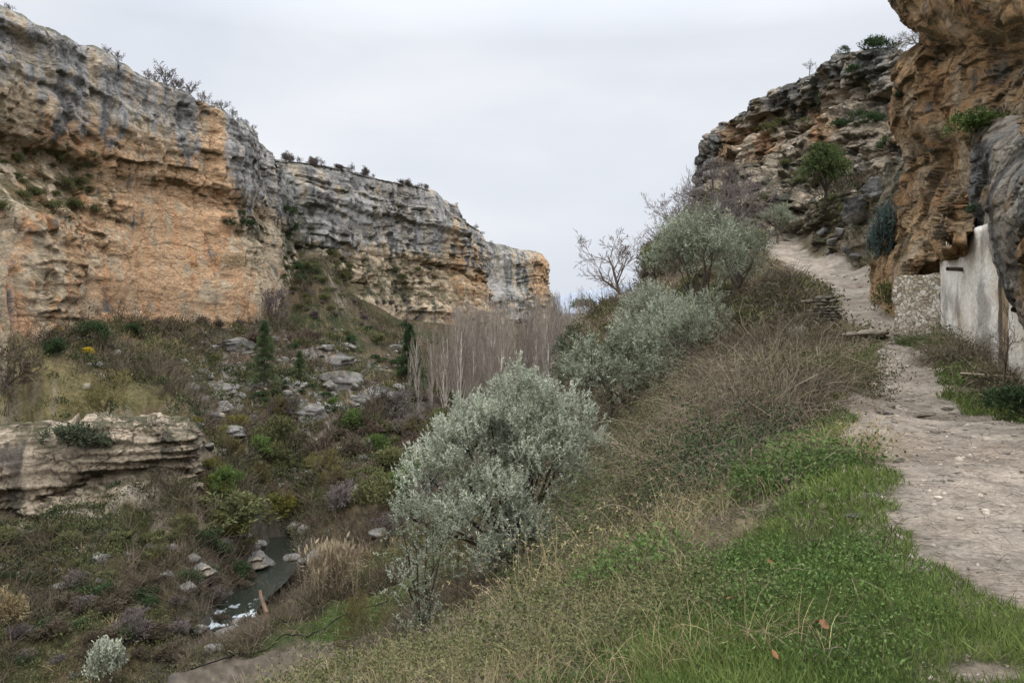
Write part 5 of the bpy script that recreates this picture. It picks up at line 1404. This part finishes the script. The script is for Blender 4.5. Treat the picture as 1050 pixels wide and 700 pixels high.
stuff('terrace_grass', [(V, q, _t)], M_grass)

# broad-leaved herbs among the grass and on the slope
x, y, r = polar(52000, 3.4, 40); m = masks(x, y); g = verge(x, y, m); pt = fbm(x*.7, y*.7, 9+0*x, 3)
off_path = (m[3] > m[4]*.55) & (m[0] < .4)
k = off_path & (pt + .25*rng.normal(size=len(x)) > .22 + .12*(g < .3))
x, y, r = x[k], y[k], r[k]; n = len(x); c = np.stack([x, y, height(x, y)], 1); K = 7
cc = np.repeat(c, K, 0) + rng.normal(size=(n*K, 3))*np.array([.05, .05, .02])*np.repeat(np.clip(r/7, .8, 3), K)[:, None] + [0, 0, .03]
d = rng.normal(size=(n*K, 3)) + [0, 0, .7]
V, q = cards(cc, d, np.repeat(np.clip(.0042*r, .020, .12)*(.5+rng.random(n)), K)*(.6+.8*rng.random(n*K)), np.repeat(np.clip(.0026*r, .013, .07), K), rng, .1)
stuff('herbs', [(V, q, np.repeat(np.clip(.45 + np.repeat(.2*rng.normal(size=n), K) + .15*rng.normal(size=n*K), 0, 1), 4))], M_herb)

# dead stems and bramble runners over the slope
x, y, r = polar(90000, 4.0, 70); m = masks(x, y); g = verge(x, y, m)
k = (m[3] > m[4]*.62) & (m[2] < .1) & (m[0] < .3) & (rng.random(len(x)) > g*.93)
x, y, r = x[k], y[k], r[k]; n = len(x); P0 = np.stack([x, y, height(x, y)-.02], 1)
D = slope_n(x, y)*.55 + rng.normal(size=(n, 3))*.75; D[:, 2] = np.abs(D[:, 2])*.9 + .1
dens = fbm(x*.25, y*.25, 3+0*x, 3)
L = np.clip(.35 + .5*rng.random(n) + .25*dens, .15, 1.4)*np.clip(r/14, .55, 1.5)
V, q = strands(P0, D, L, np.clip(.00085*r, .004, .04), rng, 4, 1.5, .22)
stuff('dry_stems', [(V, q, np.repeat(np.clip(.42 + .25*rng.normal(size=n) + .15*dens, 0, 1), 10))], M_cane)
x, y, r = polar(26000, 4.2, 60); m = masks(x, y); g = verge(x, y, m); st_ = fbm(x*.3, y*.3, 21+0*x, 3)
k = (m[3] > m[4]*.6) & (m[2] < .1) & (m[0] < .3) & (st_ > .0 + .28*g)
x, y, r = x[k], y[k], r[k]; n = len(x); P0 = np.stack([x, y, height(x, y)-.02], 1)
D = np.stack([rng.normal(size=n)*.45, rng.normal(size=n)*.45, np.ones(n)], 1)
V, q = strands(P0, D, np.clip(.3 + .35*rng.random(n), .1, 1)*np.clip(r/12, .6, 1.5), np.clip(.0008*r, .004, .035), rng, 4, .9, .1)
stuff('dry_grass', [(V, q, np.repeat(np.clip(.5 + .22*rng.normal(size=n), 0, 1), 10))], M_straw)
# small leaves of low plants over the slope
x, y, r = polar(60000, 5, 60); m = masks(x, y); lf = fbm(x*.35, y*.35, 31+0*x, 3)
k = (m[3] > m[4]*.65) & (m[2] < .1) & (lf > -.05); x, y, r = x[k], y[k], r[k]; n = len(x); K = 6
lf = lf[k]
c = np.repeat(np.stack([x, y, height(x, y)], 1), K, 0) + np.abs(rng.normal(size=(n*K, 3)))*np.array([0, 0, .12]) + rng.normal(size=(n*K, 3))*np.repeat(np.clip(.012*r, .06, .4), K)[:, None]*[1, 1, .35]
V, q = cards(c, rng.normal(size=(n*K, 3)) + [0, 0, .4], np.repeat(np.clip(.0045*r, .025, .2), K), np.repeat(np.clip(.0025*r, .014, .11), K), rng, .1)
stuff('low_leaves', [(V, q, np.repeat(np.clip(.45 + .2*rng.normal(size=n*K) + .2*np.repeat(lf, K), 0, 1), 4))], M_scrub)

# far scrub: clumps of leaves and of twigs
def far_scrub(name, n, r0, r1, mat, K, rad, seed, cut, up=.6, twig=False, hgt=.8, noise=.06):
    x, y, r = polar(n, r0, r1, 37); m = masks(x, y); c_ = fbm(x*noise, y*noise, seed+0*x, 4)
    past = sst(1.15, .8, np.hypot((x+66)/20, (y-108)/14)); strip = sst(1.15, .8, np.abs((x + 10.8)/8.5)**2 + np.abs((y - 64 - (x+10.8)*.45)/6.0)**2)
    k = (m[3] > m[4]*.5 + 1.7) & (m[2] < .05) & (m[5] > 2.3) & (np.hypot((x-8.5)/6.5, (y-62)/4.5) > 1) & (c_ > cut) & (rng.random(len(x)) > .85*past) & (strip < .3)
    x, y, r = x[k], y[k], r[k]; n = len(x); R = rad*(.5 + rng.random(n))*np.clip(r/90, .45, 1.6)
    c = np.stack([x, y, height(x, y)], 1); d = unit(rng.normal(size=(n*K, 3))); d[:, 2] = np.abs(d[:, 2])
    Rk = np.repeat(R, K); lift = np.repeat(rng.random(n), K)
    if twig:
        P0 = np.repeat(c, K, 0) + rng.normal(size=(n*K, 3))*[.25, .25, 0]*Rk[:, None]
        V, q = strands(P0, d*[1, 1, .6] + [0, 0, up], Rk*(.9 + .9*rng.random(n*K)), np.clip(.0006*np.repeat(r, K), .01, .12), rng, 2, .4, .15); per = 6
    else:
        P0 = np.repeat(c, K, 0) + d*Rk[:, None]*(rng.random(n*K)**.4)[:, None]*[1, 1, hgt]
        V, q = cards(P0, d + rng.normal(size=(n*K, 3))*.5 + [0, 0, up], np.clip(.0030*np.repeat(r, K), .06, .5), np.clip(.0016*np.repeat(r, K), .03, .24), rng, .1); per = 4
    tn = .38 + .12*rng.normal(size=n*K) + np.repeat(.16*rng.normal(size=n), K) + (.28*(d[:, 2]-.4) if not twig else 0)
    stuff(name, [(V, q, np.repeat(np.clip(tn, 0, 1), per))], mat)
far_scrub('green_scrub', 19000, 28, 300, M_scrub, 40, 1.2, 51, -.2)
far_scrub('dark_scrub', 8500, 32, 300, M_dkgreen, 38, 1.1, 63, .12)
far_scrub('grey_scrub', 6000, 30, 300, M_greyscrub, 26, .7, 77, .1)
far_scrub('brown_brushwood', 16000, 24, 280, M_twig_brown, 24, 1.45, 85, .06, twig=True, up=.8)
far_scrub('reddish_brushwood', 3500, 40, 280, M_twig_red, 22, 1.3, 97, .08, twig=True, up=1.0)
far_scrub('straw_tussocks', 7000, 26, 220, M_straw, 16, .5, 105, .1, twig=True, up=1.2)

# rubble on the talus
x, y, r = polar(9000, 70, 260, 30); tal = sst(1.25, .6, np.hypot((x+42)/30, (y-165)/58))
k = (tal > rng.random(len(x))) & (fbm(x*.07, y*.07, 5+0*x, 3) > -.1); x, y, r = x[k], y[k], r[k]; z = height(x, y)
VV, TT, CC = [], [], []; o = 0
for i in range(len(x)):
    V, T = RKF[i % 5][1:]; s = abs(rng.normal())*.45 + .18; a = rng.uniform(0, 6.28); ca, sa = math.cos(a), math.sin(a)
    v = V*[s, s*.8, s*.65]; v = np.stack([v[:, 0]*ca - v[:, 1]*sa, v[:, 0]*sa + v[:, 1]*ca, v[:, 2]], 1) + [x[i], y[i], z[i] + s*.15]
    VV.append(v); TT.append(T+o); o += len(V); CC.append(np.tile(np.array([.19, .18, .16])*rng.uniform(.5, 1.35), (len(V), 1)))
tag(link('rubble', new_mesh('rubble', np.concatenate(VV), tris=np.concatenate(TT), col=np.concatenate(CC)), M_rock), kind='stuff')

# pebbles and straw litter on the path
x, y, r = polar(60000, 3.3, 60); m = masks(x, y); k = (m[0] > .25) & (rng.random(len(x)) < .16 + .3*(m[0] < .7)); x, y, r = x[k], y[k], r[k]; z = height(x, y); m0 = len(x)
V0r, T0r = RKF[0][1], RKF[0][2]
import bmesh
bm = bmesh.new(); bmesh.ops.create_icosphere(bm, subdivisions=1, radius=1); PV = np.array([v.co[:] for v in bm.verts]); PT = np.array([[v.index for v in f.verts] for f in bm.faces]); bm.free()
s = (.0016 + .0045*rng.random(m0)**4)*np.clip(r, 4, 30); sc_ = np.stack([s, s*rng.uniform(.6, 1, m0), s*rng.uniform(.3, .7, m0)], 1)
a = rng.uniform(0, 6.28, m0); jit = 1 + .25*rng.normal(size=(m0, len(PV), 1)); v = PV[None]*jit*sc_[:, None]
v = np.stack([v[..., 0]*np.cos(a)[:, None] - v[..., 1]*np.sin(a)[:, None], v[..., 0]*np.sin(a)[:, None] + v[..., 1]*np.cos(a)[:, None], v[..., 2]], -1) + np.stack([x, y, z], 1)[:, None]
cc = np.repeat(np.array([.40, .345, .28])*rng.uniform(.45, 1.35, (m0, 1)), len(PV), 0)
tag(link('pebbles', new_mesh('pebbles', v.reshape(-1, 3), tris=(PT[None] + np.arange(m0)[:, None, None]*len(PV)).reshape(-1, 3), col=cc), M_rock), kind='stuff')
x, y, r = polar(16000, 3.3, 30); m = masks(x, y); k = (m[0] > .15) & (m[0] < 1.1); x, y, r = x[k], y[k], r[k]; n = len(x)
V, q = strands(np.stack([x, y, height(x, y)+.008], 1), np.stack([rng.normal(size=n), rng.normal(size=n), .12*np.abs(rng.normal(size=n))], 1), .06 + .10*rng.random(n), np.clip(.0006*r, .0025, .012), rng, 2, .1, .1)
stuff('path_litter', [(V, q, np.repeat(np.clip(.3 + .3*rng.normal(size=n), 0, 1), 6))], M_cane)

# brown fallen leaves, one by one
for i, (u, v, lab) in enumerate(((648, 690, 'curled brown fallen leaf at the bottom edge of the grass'), (748, 620, 'brown fallen leaf in the grass left of the tall stalks'), (845, 648, 'dark crumpled leaf among the tall stalks'),
                              (838, 645, 'russet crumpled leaf beside the dark one'), (794, 680, 'small brown leaf in the lower grass'), (613, 655, 'pale brown leaf at the slope edge'), (790, 582, 'pale dry leaf near the bramble'))):
    p = spot(u, v); V, q = [], []
    gx, gy = np.meshgrid(np.linspace(-1, 1, 7), np.linspace(-1, 1, 9), indexing='ij'); wv = (1-gy**2)**.6*.55*(1+.12*np.cos(gy*14))
    lv = np.stack([gx*wv, gy, .35*gx**2*wv + .25*gy**2 + .08*np.sin(gy*5)], -1)*.034
    o = link('fallen_leaf', new_mesh('fallen_leaf', lv.reshape(-1, 3), grid_quads(7, 9), tone=np.full(63, .3 + .1*(i % 4)), smooth=True), M_deadleaf, loc=(p.x, p.y, p.z+.04))
    o.rotation_euler = (random.uniform(-.6, .6), random.uniform(-.6, .6), RZ()); tag(o, lab, 'leaf')

# ---- brambles: mounds of arching canes, and the plants of the near slope
def bramble(u, Y, R, H, n, label, seed, leaves=0, mat=None, name='bramble_bush', lmat=None, wid=.011, zlift=0.):
    r = np.random.default_rng(seed); p = at_plan(u, Y)
    a = r.uniform(0, 6.283, n); q_ = np.sqrt(r.random(n))*R*.75; bx_, by_ = np.cos(a)*q_, np.sin(a)*q_
    bz = height(bx_ + p.x, by_ + p.y) - p.z
    P0 = np.stack([bx_, by_, bz - .05], 1)
    dome = np.sqrt(np.clip(1 - (q_/R)**2, .1, 1))
    D = np.stack([np.cos(a)*.6 + r.normal(size=n)*.6, np.sin(a)*.6 + r.normal(size=n)*.6, .9 + .5*r.random(n)], 1)
    L = H*dome*(1.0 + 1.0*r.random(n))
    V, q = strands(P0, D, L, wid*(.5 + .6*r.random(n) + 1.3*(r.random(n) < .05)), r, 7, 1.5, .30)
    o = empty(name, p); tag(o, label, 'bush')
    link('stems', new_mesh('stems', V, q, tone=np.repeat(np.clip(.42 + .24*r.normal(size=n), 0, 1), 16)), mat or M_cane, o)
    if leaves:
        i = r.integers(0, n, leaves); f = r.integers(1, 7, leaves); c = V.reshape(n, 8, 2, 3)[i, f].mean(1)*[1, 1, .85] + r.normal(size=(leaves, 3))*.05
        V2, q2 = cards(c, r.normal(size=(leaves, 3)) + [0, 0, .3], .05*(.6+.8*r.random(leaves)), .032, r, .15)
        link('leaves', new_mesh('leaves', V2, q2, tone=np.repeat(np.clip(.45 + .22*r.normal(size=leaves) + .15*(c[:, 2]-H*.4)/H, 0, 1), 4)), lmat or M_scrub, o)
    return o
bramble(786, 15, 1.45, 1.6, 1600, 'highest brown bramble mound next to the path edge', 1, 3500)
bramble(735, 15, 1.7, 1.6, 1800, 'wide purplish-brown bramble mound left of the highest one', 2, 6000)
bramble(775, 19, 2.0, 1.6, 1500, 'bramble mound behind the highest one towards the olives', 3, 3500, wid=.014)
bramble(690, 18, 1.9, 1.1, 1500, 'bramble mound falling away on the left of the slope', 4, 6000, wid=.014)
bramble(745, 11.5, 1.0, .75, 1100, 'dark-hearted bramble with dense green leaves on the near slope', 5, 7000, lmat=M_dkgreen, wid=.008)
bramble(680, 12.5, 1.2, .7, 1300, 'low straggling bramble at the left of the near slope', 6, 3500, wid=.009)
bramble(825, 9.3, .75, .48, 700, 'small-leaved green shrub at the top of the grassy verge', 7, 8000, lmat=M_herb, wid=.006)
bramble(870, 9.6, .45, .5, 380, 'tuft of dry tawny stalks beside the half-buried stone', 8, 300, mat=M_straw, wid=.006, name='stalk_tuft')
bramble(560, 14.5, 1.1, .6, 900, 'bramble with fresh green leaves left of the grass edge', 9, 5000, lmat=M_green, wid=.009)
bramble(610, 20, 1.6, .8, 1200, 'brown tangle on the slope right of the silver-leaved tree', 10, 1800, wid=.014)
bramble(500, 10.5, .8, .5, 600, 'low tangle of dry stems at the lower edge of the slope', 11, 2500, lmat=M_scrub, wid=.007)
bramble(540, 6.6, .5, .32, 480, 'tangle of grey-brown dead stems at the bottom of the picture', 12, 600, wid=.005)
bramble(655, 7.4, .55, .34, 420, 'low leafy tangle where the grass meets the slope', 13, 2600, lmat=M_herb, wid=.005)
bramble(983, 21.2, .95, .95, 1300, 'brown twiggy bush in front of the whitewashed wall', 21, 1500, wid=.012)
bramble(1026, 18.6, .5, .7, 500, 'smaller brown bush right of the twiggy one by the whitewashed wall', 22, 900, wid=.012)
bramble(938, 26.5, .6, .5, 260, 'green bush in front of the rubble wall', 23, 3500, lmat=M_green, wid=.012)
bramble(958, 25, .6, .5, 260, 'darker green bush at the corner of the rubble wall and white wall', 24, 3500, lmat=M_herb, wid=.012)
for u_, Y_, R_, H_, lab_, sd_, lm_ in ((655, 16, .8, .8, 'rounded green bush low among the brambles on the left', 41, M_green), (712, 13.2, .7, .8, 'olive-green bush between the wide bramble mound and the grass', 42, M_scrub), (760, 13.0, .6, .7, 'dark green bush in front of the highest bramble mound', 43, M_dkgreen),
                                  (625, 24, 1.0, 1.0, 'green bush on the slope below the wide spreading olive', 44, M_scrub), (690, 24, 1.0, 1.0, 'dull green bush above the left bramble mound', 45, M_scrub), (585, 17, .9, .8, 'leafy bush right of the foot of the silver-leaved tree', 46, M_green), (845, 17, .7, .7, 'green bush between the highest bramble mound and the path', 47, M_scrub)):
    bramble(u_, Y_, R_*1.15, H_*1.75, 420, lab_, sd_, 13000, lmat=lm_, wid=.009, name='leafy_bush')
def stalks(u, Y, n, h, label, seed, mat, w=.006, lean=.25, sp_=.22):
    r = np.random.default_rng(seed); p = at_plan(u, Y); P0 = np.stack([r.normal(size=n)*sp_, r.normal(size=n)*sp_, np.zeros(n)], 1); P0[:, 2] = height(P0[:, 0]+p.x, P0[:, 1]+p.y) - p.z
    V, q = strands(P0, np.stack([r.normal(size=n)*lean, r.normal(size=n)*lean, np.ones(n)], 1), h*(.5 + .6*r.random(n)), w, r, 6, .7, .07)
    tips = V.reshape(n, 14, 3)[:, -1]; V2, q2 = cards(np.repeat(tips, 3, 0), r.normal(size=(n*3, 3)) + [0, 0, .6], .05, .012, r)
    V, q, t = join([(V, q, np.repeat(np.clip(.45+.25*r.normal(size=n), 0, 1), 14)), (V2, q2, .6)])
    return tag(link('stalk_tuft', new_mesh('stalk_tuft', V, q, tone=t), mat, loc=p), label, 'plant')
stalks(845, 6.0, 60, .55, 'tall thin dark stalks standing in the bright grass', 1, M_twig_brown, .0045, .4, .22)
stalks(540, 9.0, 90, .9, 'long arching straw grass in front of the silver-leaved tree', 2, M_straw, .007, .35, .22)
stalks(600, 8.2, 60, .7, 'thin straw stalks left of the grass edge', 3, M_straw, .006, .4, .2)
stalks(690, 9.5, 80, .7, 'straw stalks on the crest of the near slope', 4, M_straw, .006, .4, .22)
stalks(900, 9.2, 40, .5, 'dry stalks on the path edge above the half-buried stone', 5, M_straw, .006, .35, .18)
